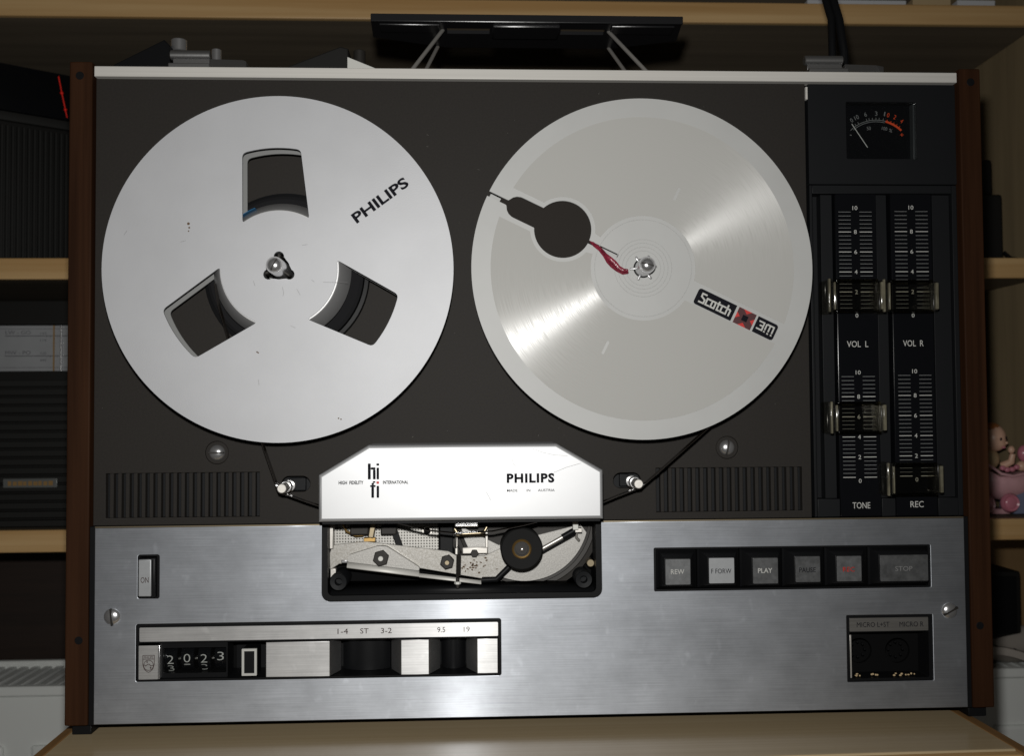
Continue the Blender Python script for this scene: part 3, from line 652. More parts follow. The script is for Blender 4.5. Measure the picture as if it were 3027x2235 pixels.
# flywheel with bright inner disc
lathe('flywheel', [(0, 12), (34.6, 12), (34.7, 11), (36.2, 10.6), (36.6, 11.3), (38.6, 11.0), (39, 10.4), (41.4, 10.6), (41.8, 13.6), (0, 13.6)], (-6, 0, 103), 'dark_steel', rec, n=96, angle=20)
plate('flywheel_disc', [(x, z) for x, z in circ(-6, 103, 34.4, 40, 188, 345)] + [(24, 98.6), (-20, 88)], [], 8, 11, 'plate', rec, bev=.2)
lv = plate('pressure_lever', [(-107.8, 89.7), (-90.4, 91.3), (-46.8, 85.6), (-42.5, 83.2), (-36, 83.2), (-27.9, 82.9), (-18.4, 86.9), (-14, 84), (-12, 77), (-15.5, 74.2), (-22.1, 70.5), (-29.4, 71.0), (-62.1, 76.9), (-90, 80.4), (-104.2, 79.7), (-108.9, 76.6), (-109.2, 85)], [], 4, 5.2, 'zinc_rust', rec, bev=.25)
for i in range(26):
    x, z = random.gauss(-33, 4.5), random.gauss(77.5, 2.6)
    if 72 < z < 82 and -41 < x < -19: plate('rust_spot', [(x + random.uniform(.25, .9) * math.cos(a), z + random.uniform(.2, .7) * math.sin(a)) for a in [k * .9 for k in range(7)]], [], 3.95, 4.0, 'rust', lv)
br = plate('lever_bracket', rounded([(-99.0, 84.7), (-83.2, 89.4), (-78.8, 89.0), (-61.9, 77.9), (-62.0, 76.2), (-99.4, 81.3)], 1.0), [], 0, 3.9, 'plate', rec, bev=.25)
bm = bmesh.new(); q = [(-99.4, 0, 81.2), (-62, 0, 76.1), (-62, -2.6, 73.8), (-99.4, -2.6, 78.9), (-99.4, 3, 80.4), (-62, 3, 75.3), (-62, -2.0, 73.2), (-99.4, -2.0, 78.3)]
v_ = [bm.verts.new(p) for p in q]
for f in ((0, 1, 2, 3), (7, 6, 5, 4), (0, 4, 5, 1), (1, 5, 6, 2), (2, 6, 7, 3), (3, 7, 4, 0)): bm.faces.new([v_[i] for i in f])
obj('bracket_lip', bm, 'lipmetal', br)
box('bracket_pin', -102.6, -99.2, 0, 2, 80.6, 82.3, 'chrome', br, bev=.4)
bm = bmesh.new(); q = [(-62, -.4, 74.9), (-29.6, -.4, 70.7), (-29.6, -2.2, 69.2), (-62, -2.2, 73.4), (-62, 3.4, 74.4), (-29.6, 3.4, 70.2), (-29.6, -1.6, 68.8), (-62, -1.6, 73.0)]
v_ = [bm.verts.new(p) for p in q]
for f in ((0, 1, 2, 3), (7, 6, 5, 4), (0, 4, 5, 1), (1, 5, 6, 2), (2, 6, 7, 3), (3, 7, 4, 0)): bm.faces.new([v_[i] for i in f])
obj('lever_edge', bm, 'lipmetal', rec)
def nut(x, z, r, y, core):
    n = plate('hex_nut', circ(x, z, r, 6, 15, 375), [], y, 4, 'dark_steel', rec, bev=.5); cyl('bolt_end', (x, 0, z), 1.3, y - 1.0, y + 1, core, n, n=20)
nut(-81.8, 83.2, 4.3, -3, 'white_nylon'); nut(-47.4, 80.3, 3.8, -.5, 'tan_metal')
# pinch roller on its arm
pr = lathe('pinch_roller', [(4.9, -11.6), (10.2, -12.0), (10.9, -11.2), (10.9, 0.6), (10.2, 1.4), (0, 1.4)], (-8.7, 0, 88.4), 'rubber', rec, n=64)
lathe('roller_bush', [(3.9, -10.8), (3.9, -12.1), (4.5, -12.4), (5.1, -11.8), (5.1, -10.8)], (-8.7, 0, 88.4), 'brass', pr, n=40)
lathe('roller_core', [(0, -10.6), (3.2, -10.6), (3.3, -11.2), (3.9, -11.2), (3.9, -9)], (-8.7, 0, 88.4), 'dark_steel', pr, n=32)
ball('roller_axle', (-8.5, -11.0, 88.2), (1.3, 1.3, 1.3), 'chrome', pr)
obj('roller_arm', tube_bm([(-29, 3, 70.4), (-21.4, 2, 70.8), (-15, 2, 77.0), (-10, 2.4, 83)], 1.6, 10), 'black', rec)
ar_ = obj('release_rod', tube_bm([(2.2, 0, 86.6), (14, 0, 93.0)], 1.1, 12), 'steel', rec); obj('rod_sleeve', tube_bm([(13.4, 0, 92.7), (20.4, 0, 96.6)], 1.6, 12), 'black', ar_)
obj('rod_backing', tube_bm([(2.6, 1.6, 85.0), (21, 1.6, 95.0)], 1.1, 8), 'black', ar_)
cl = box('clip', 18.6, 21.5, -4.4, -1.2, 97.0, 102.4, 'white_nylon', rec, bev=.3); box('clip_foot', 20.0, 23.6, -2.2, 3, 95.4, 97.6, 'steel', cl, bev=.2); tube('clip_wire', [(21.2, 1, 95.4), (21.0, 2, 92.4), (22.6, 3, 90.6)], .7, 'steel', cl, 8)
# spring
hel = [(-41.3 - .02 * i / 10 + 1.05 * math.cos(i * .9), -2 + 1.05 * math.sin(i * .9), 84.6 - i * .098) for i in range(118)]
spg = tube('spring', [(-42.6, -1.0, 93.4), (-42.8, -1.4, 88.0), (-41.2, -2, 89.2), (-40.4, -2, 87.2), (-41.0, -2, 85.2)] + hel, .32, 'dark_steel', rec, 6)
cyl('spring_pin', (-41.9, -2, 0), 1.0, 67.2, 72.6, 'dark_steel', spg, 'z', 16); cyl('pin_nut', (-41.9, -2, 0), 1.7, 69.2, 70.6, 'white_nylon', spg, 'z', 6)
# head bracket
hbk = box('head_bracket', -42.8, -26.4, 3, 6.5, 93.2, 94.6, 'tan_metal', rec, bev=.4)
obj('bracket_bow', tube_bm([(-43.3, 3, 97.4), (-42.0, 2.6, 95.4), (-39, 2.4, 94.8), (-30, 2.4, 95.2), (-27.6, 2.6, 96.0), (-26.4, 3, 98.2)], 1.0, 10), 'tan_metal', hbk)
box('bracket_leg', -43.2, -41.8, 2, 6, 84, 93.4, 'steel', hbk, bev=.3); box('bracket_leg', -27.2, -25.8, 3, 6, 84, 97.5, 'steel', hbk, bev=.3)
box('bracket_foot', -39.4, -25.9, 2.5, 5, 84.2, 87.6, 'steel', hbk, bev=.5); cyl('bracket_nut', (-33, 0, 84.6), 2.2, 1, 4, 'dark_steel', hbk, n=6)
box('pressure_pad', -43.2, -31.0, -6, 8, 99.4, 104, 'chrome', rec, bev=.5)
box('head_shield', -62.5, -44.5, 8, 13, 83, 104, 'black', rec, bev=.3, loc=(0, 0, 0)) if False else box('head_shield', -51.2, -44.4, 7, 13, 82.6, 104, 'black', rec, bev=.3)
box('tie_bar', -74.2, -71.0, 6, 9, 88.2, 100.5, 'black', rec, bev=.3, roty=-19, piv=(-71, 7.5, 88.4))
obj('coil', tube_bm([(-103, 9, 101), (-100.8, 8, 96.2), (-96, 8, 93.9), (-92, 9, 94)], .7, 8), 'brass', rec)
box('solenoid', -98.6, -88.8, 4, 12, 94.6, 101, 'dark_steel', rec, bev=.8); box('solenoid', -82.6, -74.0, 5, 12, 94.4, 99.0, 'dark_steel', rec, bev=.8)
box('terminal', -91.4, -85.2, 4, 8, 91.0, 93.2, 'brass', rec, bev=.3); box('terminal', -89.0, -86.0, 2, 5, 93.3, 101.5, 'tan_metal', rec, bev=.5, roty=10)
box('support_strip', -111.2 + 2.4, -107.0, 1, 8, 88, 101, 'steel', rec, bev=.3); box('support_strip', -108.4, -105.6, 1, 6, 72.8, 77.6, 'steel', rec, bev=.3)
cyl('hole_ring', (28.6, 0, 78.5), 2.0, 3, 10, 'tan_metal', rec, n=20)

# --- reel spindles and platters (part of the deck)
for x in (-130.2, 53.4):
    lathe('platter', [(0, -8.6), (38.6, -8.6), (40.2, -7.6), (40.6, -2.2), (40.0, -1.2), (0, -1.2)], (x, 0, 231.8), 'felt', rec, n=72)
    lathe('platter_rim', [(40.7, -4.6), (42.6, -4.2), (43.0, -1.0), (40.7, -1.0)], (x, 0, 231.8), 'black', rec, n=72)
    s = lathe('spindle', [(0, -40.2), (1.6, -40.0), (2.9, -39.2), (3.5, -38.2), (3.55, -37.9), (4.15, -37.9), (4.3, -37.2), (4.3, -27), (4.6, -26), (4.6, -9), (0, -9)], (x, 0, 231.8), 'chrome', rec, n=36)
    bm = bx(bmesh.new(), -3.1, 3.1, -40.4, -39.0, -.28, .28); bm.transform(Matrix.Rotation(R(-62 if x < 0 else 14), 4, 'Y')); obj('spindle_slot', bm, 'dark_steel', s, (x, 0, 231.8))
    for k in range(3 if x < 0 else 6):
        a = (85 if x < 0 else 5) + k * (120 if x < 0 else 60)
        bm = bx(bmesh.new(), 3.6, 6.9, -27.4 if x > 0 else -29.5, -10, -.6, .6, .3); bm.transform(Matrix.Rotation(R(-a), 4, 'Y'))
        obj('spline', bm, 'chrome' if x > 0 else 'dark_steel', s, (x, 0, 231.8))

# --- lid hinges on the top edge
def hinge(x0, flip):
    h = box('hinge', x0, x0 + 22, 8, 30, 342.3, 347.6, 'hinge', rec, bev=.5)
    cyl('hinge_barrel', (0, 15, 354.0), 2.7, x0 - .5, x0 + 21, 'hinge', h, 'x', 24, .4)
    prism = bmesh.new(); bx(prism, x0 + 1, x0 + 20.5, 14, 16, 347.5, 352.5, .2); obj('hinge_leaf', prism, 'hinge', h)
    bm = bmesh.new(); q = [(x0 + 22, 8, 342.3), (x0 + 41.5, 8, 342.3), (x0 + 41.5, 8, 348.4), (x0 + 39, 12, 350.6), (x0 + 24, 16, 352.2), (x0 + 21.5, 12, 351.0)]
    v_ = [bm.verts.new(p) for p in q]; w_ = [bm.verts.new((p[0], p[1] + 12, p[2] - .3)) for p in q]
    bm.faces.new(v_); bm.faces.new(w_[::-1])
    for i in range(6): bm.faces.new((v_[i], v_[(i + 1) % 6], w_[(i + 1) % 6], w_[i]))
    obj('hinge_tab', bm, 'hinge', h)
hinge(-195.5, 0); hinge(152.8, 0)

# ================================================================== REELS
RL = (-130.2, 0, 231.8); RR = (53.4, 0, 231.8)
def window(ang):
    """spoke window: straight sides, arcs at both ends"""
    ro, ri = 61.0, 29.0; pts = []
    a_o = math.asin(14.6 / ro); a_i = math.asin(16.7 / ri)
    raw = [(ro * math.sin(a_o - 2 * a_o * i / 10), ro * math.cos(a_o - 2 * a_o * i / 10)) for i in range(11)] + [(ri * math.sin(-a_i + 2 * a_i * i / 12), ri * math.cos(-a_i + 2 * a_i * i / 12)) for i in range(13)]
    k = len(raw); sharp = {0, 10, 11, 23}
    for i in range(k):
        p = Vector(raw[i])
        if i in sharp:
            a = (Vector(raw[i - 1]) - p); b = (Vector(raw[(i + 1) % k]) - p)
            p0 = p + a.normalized() * min(2.2, a.length * .8); p1 = p + b.normalized() * min(2.2, b.length * .8)
            for j in range(5): t = j / 4; q = p0 * (1 - t) ** 2 + p * 2 * t * (1 - t) + p1 * t * t; pts.append((q.x, q.y))
        else: pts.append((p.x, p.y))
    c, s = math.cos(R(ang - 90)), math.sin(R(ang - 90))
    return [(x * c - z * s, x * s + z * c) for x, z in pts]
def trilobe():
    o = []
    for k in range(3):
        c = 90 + 120 * k; lx, lz = 6.0 * math.cos(R(c)), 6.0 * math.sin(R(c))
        o += circ(lx, lz, 2.6, 8, c - 95, c + 95)
        o += circ(0, 0, 5.5, 4, c + 44, c + 76)
    return o
r1 = thing('metal_reel', 'silver metal tape reel with three wide windows on left spindle', 'tape reel', RL)
win = [window(93.6 + 120 * k) for k in range(3)]
plate('front_flange', circ(0, 0, 87.3, 180), win + [trilobe()], -26, -24.8, 'silver', r1, loc=RL)
plate('back_flange', circ(0, 0, 87.0, 180), win + [circ(0, 0, 6.5, 32)], -14.2, -13.2, 'shaded_alu', r1, loc=RL)
lathe('hub', [(9.5, -24.7), (29.6, -24.7), (30.4, -24.3), (34.6, -16.0), (34.9, -15.2), (33.5, -14.4), (9.5, -14.4), (9.5, -24.7)], RL, 'hubmetal', r1, n=96)
lathe('hub_sleeve', [(7.6, -24.7), (9.3, -24.7), (9.3, -14.5), (7.6, -14.5), (7.6, -24.7)], RL, 'black', r1, n=48)
bm = bmesh.new(); ribbon(bm, [(33.6 * math.cos(R(a)), 33.6 * math.sin(R(a))) for a in range(112, 137, 3)], -22.5, -16.5, .25); obj('leader_end', bm, 'blue', r1, RL)
bm = bmesh.new(); ribbon(bm, [(-22, -34), (-16, -33.5), (-9.5, -36), (-6, -39)], -22, -16, .2); obj('film_end', bm, 'clearfilm', r1, RL)
text('reel_lettering', 'PHILIPS', -79.6, 266.4, -26.0, 33.0, 5.6, 'ink', r1, rot=36.5, bold=.03)
sc = []
for _ in range(9):
    a, r_ = random.uniform(0, 360), random.uniform(14, 80); x, z = RL[0] + r_ * math.cos(R(a)), RL[2] + r_ * math.sin(R(a)); d = random.uniform(0, 6.28)
    if not any(abs((a - (93.6 + 120 * k) + 180) % 360 - 180) < 40 and 26 < r_ < 64 for k in range(3)): sc.append([(x, z), (x + 2.6 * math.cos(d), z + 2.6 * math.sin(d))])
sc += [[(-128.5, 222.4), (-127.8, 219.4), (-128.2, 218)], [(-121.4, 221.5), (-119.6, 218.4)], [(-108, 224.8), (-96, 224.6)], [(-114, 226), (-112.6, 225)]]
strokes('scratch', sc, .13, -26.0, 'grey_ink', r1)
for x, z, a in ((-175, 254.3, 1), (-174.6, 252.3, .6), (-174.9, 250.6, .4)): plate('rust_spot', circ(x, z, .55 * a + .15, 10), [], -26.05, -25.99, 'rust', r1)
for x, z in ((-141, 189.9), (-140.4, 189.5), (-100.6, 156.5), (-99.4, 156.0)): plate('rust_spot', circ(x, z, .38, 8), [], -26.05, -25.99, 'rust', r1)

r2 = thing('plastic_reel', 'grey plastic tape reel with round keyhole and black label on right spindle', 'tape reel', RR)
AX = R(-25.9)
def rot2(p): return (p[0] * math.cos(AX) - p[1] * math.sin(AX), p[0] * math.sin(AX) + p[1] * math.cos(AX))
d1 = math.degrees(math.asin(1.3 / 87.3))
def keyhole_path(top):            # from rim inwards along v>0 (top) in the turned frame
    s = 1
    p = [(-77.5, 1.3), (-76.6, 1.35)]
    p += [(-70.6 + 5.9 * math.cos(R(a)), 5.65 * math.sin(R(a))) for a in (160, 140, 120, 100, 90)]
    a0 = math.degrees(math.asin(5.65 / 14.6)); a1 = math.degrees(math.asin(.85 / 14.6))
    p += [(-45.4 - 14.6 * math.cos(R(a)), 14.6 * math.sin(R(a))) for a in [a0 + (180 - a1 - a0) * i / 22 for i in range(23)]]
    p += [(-14.2, .85)]
    return p
top = keyhole_path(1); bot = [(x, -z) for x, z in top][::-1]
outer = circ(0, 0, 87.3, 176, -180 + d1, 180 - d1) + top + bot
plate('front_flange', [rot2(p) for p in outer], [circ(0, 0, 5.0, 32)], -26, -24.6, 'plastic_grey', r2, loc=RR)
plate('back_flange', circ(0, 0, 87.0, 160), [circ(0, 0, 5.2, 32)], -14.6, -13.4, 'plastic_grey', r2, bev=.25, loc=RR)
lathe('tape_pack', [(24, -23.6), (80.5, -23.6), (80.5, -16.2), (24, -16.2), (24, -23.6)], RR, 'pack', r2, n=128)
lathe('hub', [(6, -18.5), (23.8, -18.5), (23.8, -15), (6, -15), (6, -18.5)], RR, 'plastic_grey', r2, n=64)
# grooved fields, slightly sunk borders around keyhole and label
def field(sign):
    ro, ri, m1, m2, rk = 77.6, 26.8, 5.6, 8.2, 16.6
    p = []
    a0, a1 = math.degrees(math.asin(m1 / ro)), 180 - math.degrees(math.asin(m2 / ro))
    p += [(ro * math.cos(R(a0 + (a1 - a0) * i / 60)), ro * math.sin(R(a0 + (a1 - a0) * i / 60))) for i in range(61)]
    b0 = math.degrees(math.asin(m2 / rk))
    cx = -45.4; ca = (ri ** 2 - rk ** 2 + cx ** 2) / (2 * abs(cx)); xi = -ca; zi = math.sqrt(ri ** 2 - ca ** 2) if ri > ca else 0
    b1 = math.degrees(math.atan2(zi, xi - cx)) if zi else 12
    p += [(cx + rk * math.cos(R(t)), rk * math.sin(R(t))) for t in [180 - b0 + (b1 - 180 + b0) * i / 20 for i in range(20)]]
    i0 = math.degrees(math.atan2(zi, xi)) if zi else 170; i1 = math.degrees(math.asin(m1 / ri))
    p += [(ri * math.cos(R(i0 + (i1 - i0) * i / 30)), ri * math.sin(R(i0 + (i1 - i0) * i / 30))) for i in range(31)]
    if sign < 0: p = [(x, -z) for x, z in p][::-1]
    return [rot2(q) for q in p]
def bar(ang, r):
    q = rrect(-3.6, 3.6, -.7, .7, .6, 4); c, s = math.cos(R(ang)), math.sin(R(ang))
    return [(r * c + x * c - z * s, r * s + x * s + z * c) for x, z in q]
plate('grooved_field', field(1), [bar(65, 42)], -26.22, -25.95, 'groove', r2, loc=RR); plate('grooved_field', field(-1), [bar(244, 45)], -26.22, -25.95, 'groove', r2, loc=RR)
for ri_, ro_ in ((8.7, 9.05), (10.6, 10.95), (12.6, 12.95), (14.5, 14.85), (24.6, 25.0)):
    lathe('ring', [(ri_, -25.98), (ri_ + .08, -26.12), (ro_ - .08, -26.12), (ro_, -25.98)], RR, 'plastic_grey', r2, n=96)
# printed label
def lab(u0, u1, v0, v1, m, y, r=.0): return plate('label_field', [(lambda q: (q[0] + RR[0], q[1] + RR[2]))(rot2(p)) for p in rrect(u0, u1, v0, v1, r, 4)], [], y, -25.9, m, r2)
lbl = [(lambda q: (q[0] + RR[0], q[1] + RR[2]))(rot2(p)) for p in rrect(30.0, 75.8, -5.4, 3.95, 1.6, 4)]
L_ = plate('label', lbl, [], -26.25, -25.9, 'plastic_grey', r2)
def lab2(name, pts, y, m): return plate(name, [(lambda q: (q[0] + RR[0], q[1] + RR[2]))(rot2(p)) for p in pts], [], y, y + .05, m, L_)
lab2('label_field', rounded([(30.4, -5.05), (51.7, -5.05), (51.7, 3.6), (30.4, 3.6)], .01) if False else [(31.7, -5.05), (51.7, -5.05), (51.7, 3.6), (31.7, 3.6), (30.8, 3.2), (30.4, 2.4), (30.4, -3.8), (30.8, -4.7)], -26.3, 'ink')
lab2('label_field', [(63.9, -5.05), (74.1, -5.05), (75.0, -4.7), (75.4, -3.8), (75.4, 2.4), (75.0, 3.2), (74.1, 3.6), (63.9, 3.6)], -26.3, 'ink')
lab2('label_field', [(53.0, -5.05), (62.8, -5.05), (62.8, 3.6), (53.0, 3.6)], -26.3, 'red_ink')
T['plaid'] = mat('plaid_dark', (.05, .008, .01), .5)
lab2('plaid_band', [(53.02, 1.0), (53.02, 3.58), (55.6, 3.58), (62.78, -2.4), (62.78, -5.03), (60.2, -5.03)], -26.34, 'plaid')
lab2('plaid_band', [(53.02, -2.4), (53.02, -5.03), (55.6, -5.03), (62.78, 1.0), (62.78, 3.58), (60.2, 3.58)], -26.38, 'plaid')
lab2('plaid_band', rrect(56.4, 59.4, -2.2, .8), -26.42, 'ink')
lt = {'S': ([[(1.9, 4.6), (0, 4.6), (0, 3.0), (1.9, 1.9), (1.9, 0), (-.3, 0)]], 2.9), 'c': ([[(1.7, 3.2), (0, 3.2), (0, 0), (1.7, 0)]], 2.55), 'o': ([[(0, 0), (1.7, 0), (1.7, 3.2), (0, 3.2), (0, 0)]], 2.75),
      't': ([[(.4, 4.2), (.4, 0), (1.3, 0)], [(-.1, 3.2), (1.4, 3.2)]], 2.2), 'h': ([[(0, 4.6), (0, 0)], [(0, 3.0), (1.2, 3.0), (1.6, 2.6), (1.6, 0)]], 2.5)}
u = 33.2; lines = []
for ch in 'Scotch':
    ss, adv = lt[ch]; lines += [[(u + x * 1.12, -3.0 + z) for x, z in l] for l in ss]; u += adv * 1.12
fn = lambda x, z: (rot2((x, z))[0] + RR[0], rot2((x, z))[1] + RR[2])
strokes('label_lettering', lines, .85, -26.3, 'white', L_, fn)
lines = [[(65.6, 1.6), (68.2, 1.6), (68.2, -.3), (66.6, -.3)], [(68.2, -.3), (68.2, -2.4), (65.4, -2.4)], [(69.6, -1.3), (69.6, 1.3), (70.2, 1.6), (73.6, 1.6), (73.6, -1.6)], [(71.6, 1.6), (71.6, -1.5)], [(69.5, -2.5), (69.7, -2.5)], [(71.5, -2.8), (71.7, -2.8)], [(73.5, -2.8), (73.7, -2.8)]]
strokes('label_lettering', lines, .78, -26.3, 'white', L_, fn)
# crumpled red leader from the slit to the hub
pts = [(-30.2, 1.0), (-27.5, -.3), (-24, -1.0), (-20.5, -2.6), (-17.5, -4.0), (-14.5, -5.0), (-11.5, -6.0), (-8.4, -6.2), (-6.2, -5.0)]
wds = [1.0, 1.9, 2.2, 2.4, 3.8, 4.2, 3.4, 3.2, 2.4]
bm = bmesh.new(); rows = []
for i, ((x, z), wd) in enumerate(zip(pts, wds)):
    a = pts[max(0, i - 1)]; b = pts[min(len(pts) - 1, i + 1)]; d = (Vector(b) - Vector(a)).normalized(); n = Vector((-d.y, d.x))
    row = []
    for j in range(5):
        t = (j / 4 - .5) * wd; q = (x + n.x * t, z + n.y * t); q = (q[0], q[1])
        yy = -26.6 - (1.1 if j in (1, 3) else .4) * (.5 + random.random()) * min(1, i / 2) + (1.2 if i == 0 else 0)
        row.append(bm.verts.new((q[0], yy, q[1])))
    rows.append(row)
for a, b in zip(rows, rows[1:]):
    for j in range(4): bm.faces.new((a[j], a[j + 1], b[j + 1], b[j]))
kf = bmesh.ops.solidify(bm, geom=list(bm.faces), thickness=.2)
c, s = math.cos(R(0)), math.sin(R(0))
bm.transform(Matrix.Rotation(R(-14), 4, 'Y').inverted()) if False else None
for v in bm.verts:
    x, z = v.co.x, v.co.z; th = R(-25.9); v.co.x, v.co.z = x * math.cos(th) - z * math.sin(th), x * math.sin(th) + z * math.cos(th)
obj('leader_tape', bm, 'leader', r2, RR, angle=60)

# tape running between the reels through the heads
bm = bmesh.new()
pL = [(-163.0, 225.0), (-161.4, 214), (-156, 196), (-147, 168), (-138, 140), (-133.2, 126), (-132.0, 121.6), (-131.0, 119.4), (-129.2, 118.6), (-127.0, 118.4), (-118, 115.0), (-111, 112.6), (-104, 109.5), (-88, 106), (-70, 103.0), (-56, 99.4), (-42, 97.8), (-24, 98.6), (-8, 101.6), (6, 105), (22, 109.4), (31, 112.4), (40, 116.0), (48.6, 119.2), (51.6, 119.6), (53.4, 121.4), (62, 128.6), (75, 139.8), (90, 152.8), (104, 165.2), (114, 177)]
ribbon(bm, pL, -22.6, -16.4, .14)
tag(obj('magnetic_tape', bm, 'tape'), 'dark brown magnetic tape threaded from the silver reel to the grey reel', 'tape')

# ================================================================== THINGS ON TOP OF THE RECORDER
hd = thing('carrying_handle', 'black plastic bar on slanted metal rods above the top of the recorder', 'handle', (0, 60, 342))
def plan(name, pts, z0, z1, m, holes=(), bev=.5):
    bm = plate_bm([(x, y) for x, y in pts], holes, -z0, -z1, 0)
    bm.transform(Matrix(((1, 0, 0, 0), (0, 0, 1, 0), (0, -1, 0, 0), (0, 0, 0, 1))))
    return obj(name, bm, m, hd)
plan('handle_bar', [(-90.5, 41), (89.6, 41), (92, 69), (53, 83), (-48.5, 83), (-91.5, 67)], 384.5, 386.5, 'handle',
     holes=[[(-47, 52), (-22, 52), (-22, 60), (-47, 60)], [(20, 52), (46, 52), (46, 60), (20, 60)]])
box('handle_rim', -90.5, 90, 39.6, 41.6, 383.6, 388.2, 'handle', hd, bev=.5)
lathe_ = box('handle_grip', -20.5, 18.8, 43, 62, 382.0, 384.4, 'handle', hd, bev=.9)
box('handle_pad', -86, -51, 44, 56, 383.2, 384.4, 'handle', hd, bev=.5); box('handle_pad', 49, 86, 44, 56, 383.2, 384.4, 'handle', hd, bev=.5)
for sx, ax, bx_ in ((-1, -49.6, -67.4), (1, 48.6, 66.8)):
    tube('rod', [(ax, 55, 384.6), (bx_, 22, 347.5), (bx_ + sx * 1.5, 19, 342.2)], 1.15, 'steel', hd, 12)
    tube('rod', [(ax + sx * 3.8, 82, 384.4), (bx_ - sx * 5.0, 52, 354), (bx_ - sx * 1.0, 40, 342.2)], 1.1, 'steel', hd, 12)

bl = thing('adapter_box', 'black wedge-shaped case with two silver knobs behind the hinge', 'case', (-212, 60, 342))
prism = plate('case_body', [(-241, 342.2), (-206, 342.2), (-208.5, 374.5), (-211.5, 377.6), (-240.4, 362.6)], [], 55, 95, 'black', bl, bev=.8)
cyl('knob', (-205.9, 66, 0), 4.7, 374, 381.2, 'chrome', bl, 'z', 32, .5); cyl('knob', (-183.0, 62, 0), 2.9, 342.2, 374.2, 'chrome', bl, 'z', 28, .4)
cyl('knob_post', (-205.9, 66, 0), 3.2, 342.2, 373.9, 'black', bl, 'z', 20, .2)
b2 = thing('small_case', 'low dark wedge-shaped case beside the handle with a pale corner', 'case', (-115, 60, 342))
plate('case_body', [(-142, 342.2), (-104, 342.2), (-105, 373.2), (-109.6, 374.4), (-140, 362.4)], [], 55, 90, 'dark_case', b2, bev=.8)
cyl('knob', (-99.6, 66, 0), 3.6, 342.2, 375.6, 'dark_steel', b2, 'z', 24, .4)
plate('pale_corner', [(-104.8, 342.2), (-84, 342.2), (-84, 357.6), (-104.8, 366.0)], [], 49, 54, 'white_nylon', b2, bev=.2)

for i, (x0, x1, r) in enumerate(((177.6, 178.0, 2.2), (184.6, 182.5, 2.5))):
    tag(obj('cable', tube_bm([(x0 + (0 if i == 0 else .6), 40, 343.2 + (1.6 if i else 1.2)), (x0, 40, 352), (x0, 40, 368), (x1 + .2, 42, 388), (x1, 60, 420), (x1 - 1, 100, 470), (x1 - 2, 180, 520), (x1 - 2, 300, 560)], r, 12), 'black'),
        ('thinner', 'thicker')[i] + ' black cable rising behind the hinge past the top shelf board', 'cable', 'cables behind the right hinge')

# ================================================================== THINGS ON THE SHELVES
# radio with the silver dial
ra = thing('radio', 'black radio with a silver tuning dial and ribbed front on lowest shelf', 'radio', (-450, 390, 64.5))
box('case', -640, -300, 345, 480, 64.6, 258, 'dark_case', ra, bev=2)
dl = box('dial', -640, -300, 337, 344.8, 196.6, 235.6, 'dial', ra, bev=.8)
box('case_top', -640, -300, 335, 344.8, 236, 257, 'dark_case', ra, bev=2)
ink = [[(-426.5, 226.6), (-330, 226.6)], [(-426.5, 209.6), (-330, 209.6)], [(-436.5, 232.6), (-436.5, 199.8), (-330, 199.8)], [(-436.5, 232.6), (-330, 232.6)]]
strokes('dial_print', ink[:2], .7, 337, 'dial_ink', dl); strokes('dial_print', ink[2:], .35, 337, 'dial_ink', dl)
text('dial_lettering', 'LW - GO', -416, 229.6, 337, 21, 3.1, 'dial_ink', dl); text('dial_lettering', 'MW - PO', -416, 212.4, 337, 21, 3.1, 'dial_ink', dl)
for z, s_ in ((228.8, '150'), (222.8, '175'), (211.8, '520'), (206.0, '600')): text('dial_lettering', s_, -395, z, 337, 5, 2, 'dial_ink', dl)
for z in (226.6, 209.6): strokes('dial_print', [[(x, z), (x, z - 1.6)] for x in range(-392, -330, 3)], .3, 337, 'dial_ink', dl)
box('pointer', -386.4, -385.4, 335.6, 337, 196.8, 235.4, 'gold', dl, bev=.1); cyl('dial_reflection', (-379.6, 335.8, 0), .9, 196.9, 235.3, 'chrome', dl, 'z', 14, .1)  # chrome line models a bright reflection across the dial
s0 = None
for i in range(17):
    z = 68 + i * 7.4
    if s0 is None: s0 = obj('grille_bar', bx(bmesh.new(), -640, -300, 338, 345, -2.6, 2.6, .8), 'dark_bar', ra, (0, 0, z))
    else: share(s0, ra, (0, 0, z))
nm = box('nameplate', -427, -382.5, 336.4, 337.9, 98.4, 106.0, 'nameplate', ra, bev=.3)
for i in range(9): box('nameplate_print', -423 + i * 4.2, -420.2 + i * 4.2 + (i % 3) * .4, 336.2, 336.5, 100.2, 104.0 - (i % 2) * .4, 'gold', nm, bev=0)

# dark portable set on the middle shelf, turned away
dv = thing('receiver', 'dark portable receiver with ribbed grille and glowing red pointer on middle shelf', 'radio', (-440, 380, 290.5))
ang = 36; pv = Vector((-448, 345, 290.6))
RM = Matrix.Translation(pv) @ Matrix.Rotation(R(ang), 4, 'Z') @ Matrix.Translation(-pv)
def dvp(name, bm, m): bm.transform(RM); return obj(name, bm, m, dv)
dvp('case', bx(bmesh.new(), -548, -340, 346, 400, 290.7, 466, 2), 'dark_case')
dvp('dial', bx(bmesh.new(), -548, -340, 342, 345.8, 424, 465, 1), 'gloss')
dvp('dial_frame', bx(bmesh.new(), -548, -340, 340.5, 345.8, 415, 423, 1), 'dark_bar')
for i in range(46):
    x = -546 + i * 4.4
    dvp('grille_bar', bx(bmesh.new(), x - 1.2, x + 1.2, 342.5, 346, 294, 412, .5, 1), 'dark_bar')
pb = tube_bm([(-391, 340.9, 462), (-388.0, 340.9, 447), (-383.5, 340.9, 426)], .55, 8); ball_bm((-388.2, 340.9, 447.5), 1.5, 10, 8, pb); ball_bm((-385, 340.9, 433), 1.4, 10, 8, pb); dvp('pointer', pb, 'pointer_red')

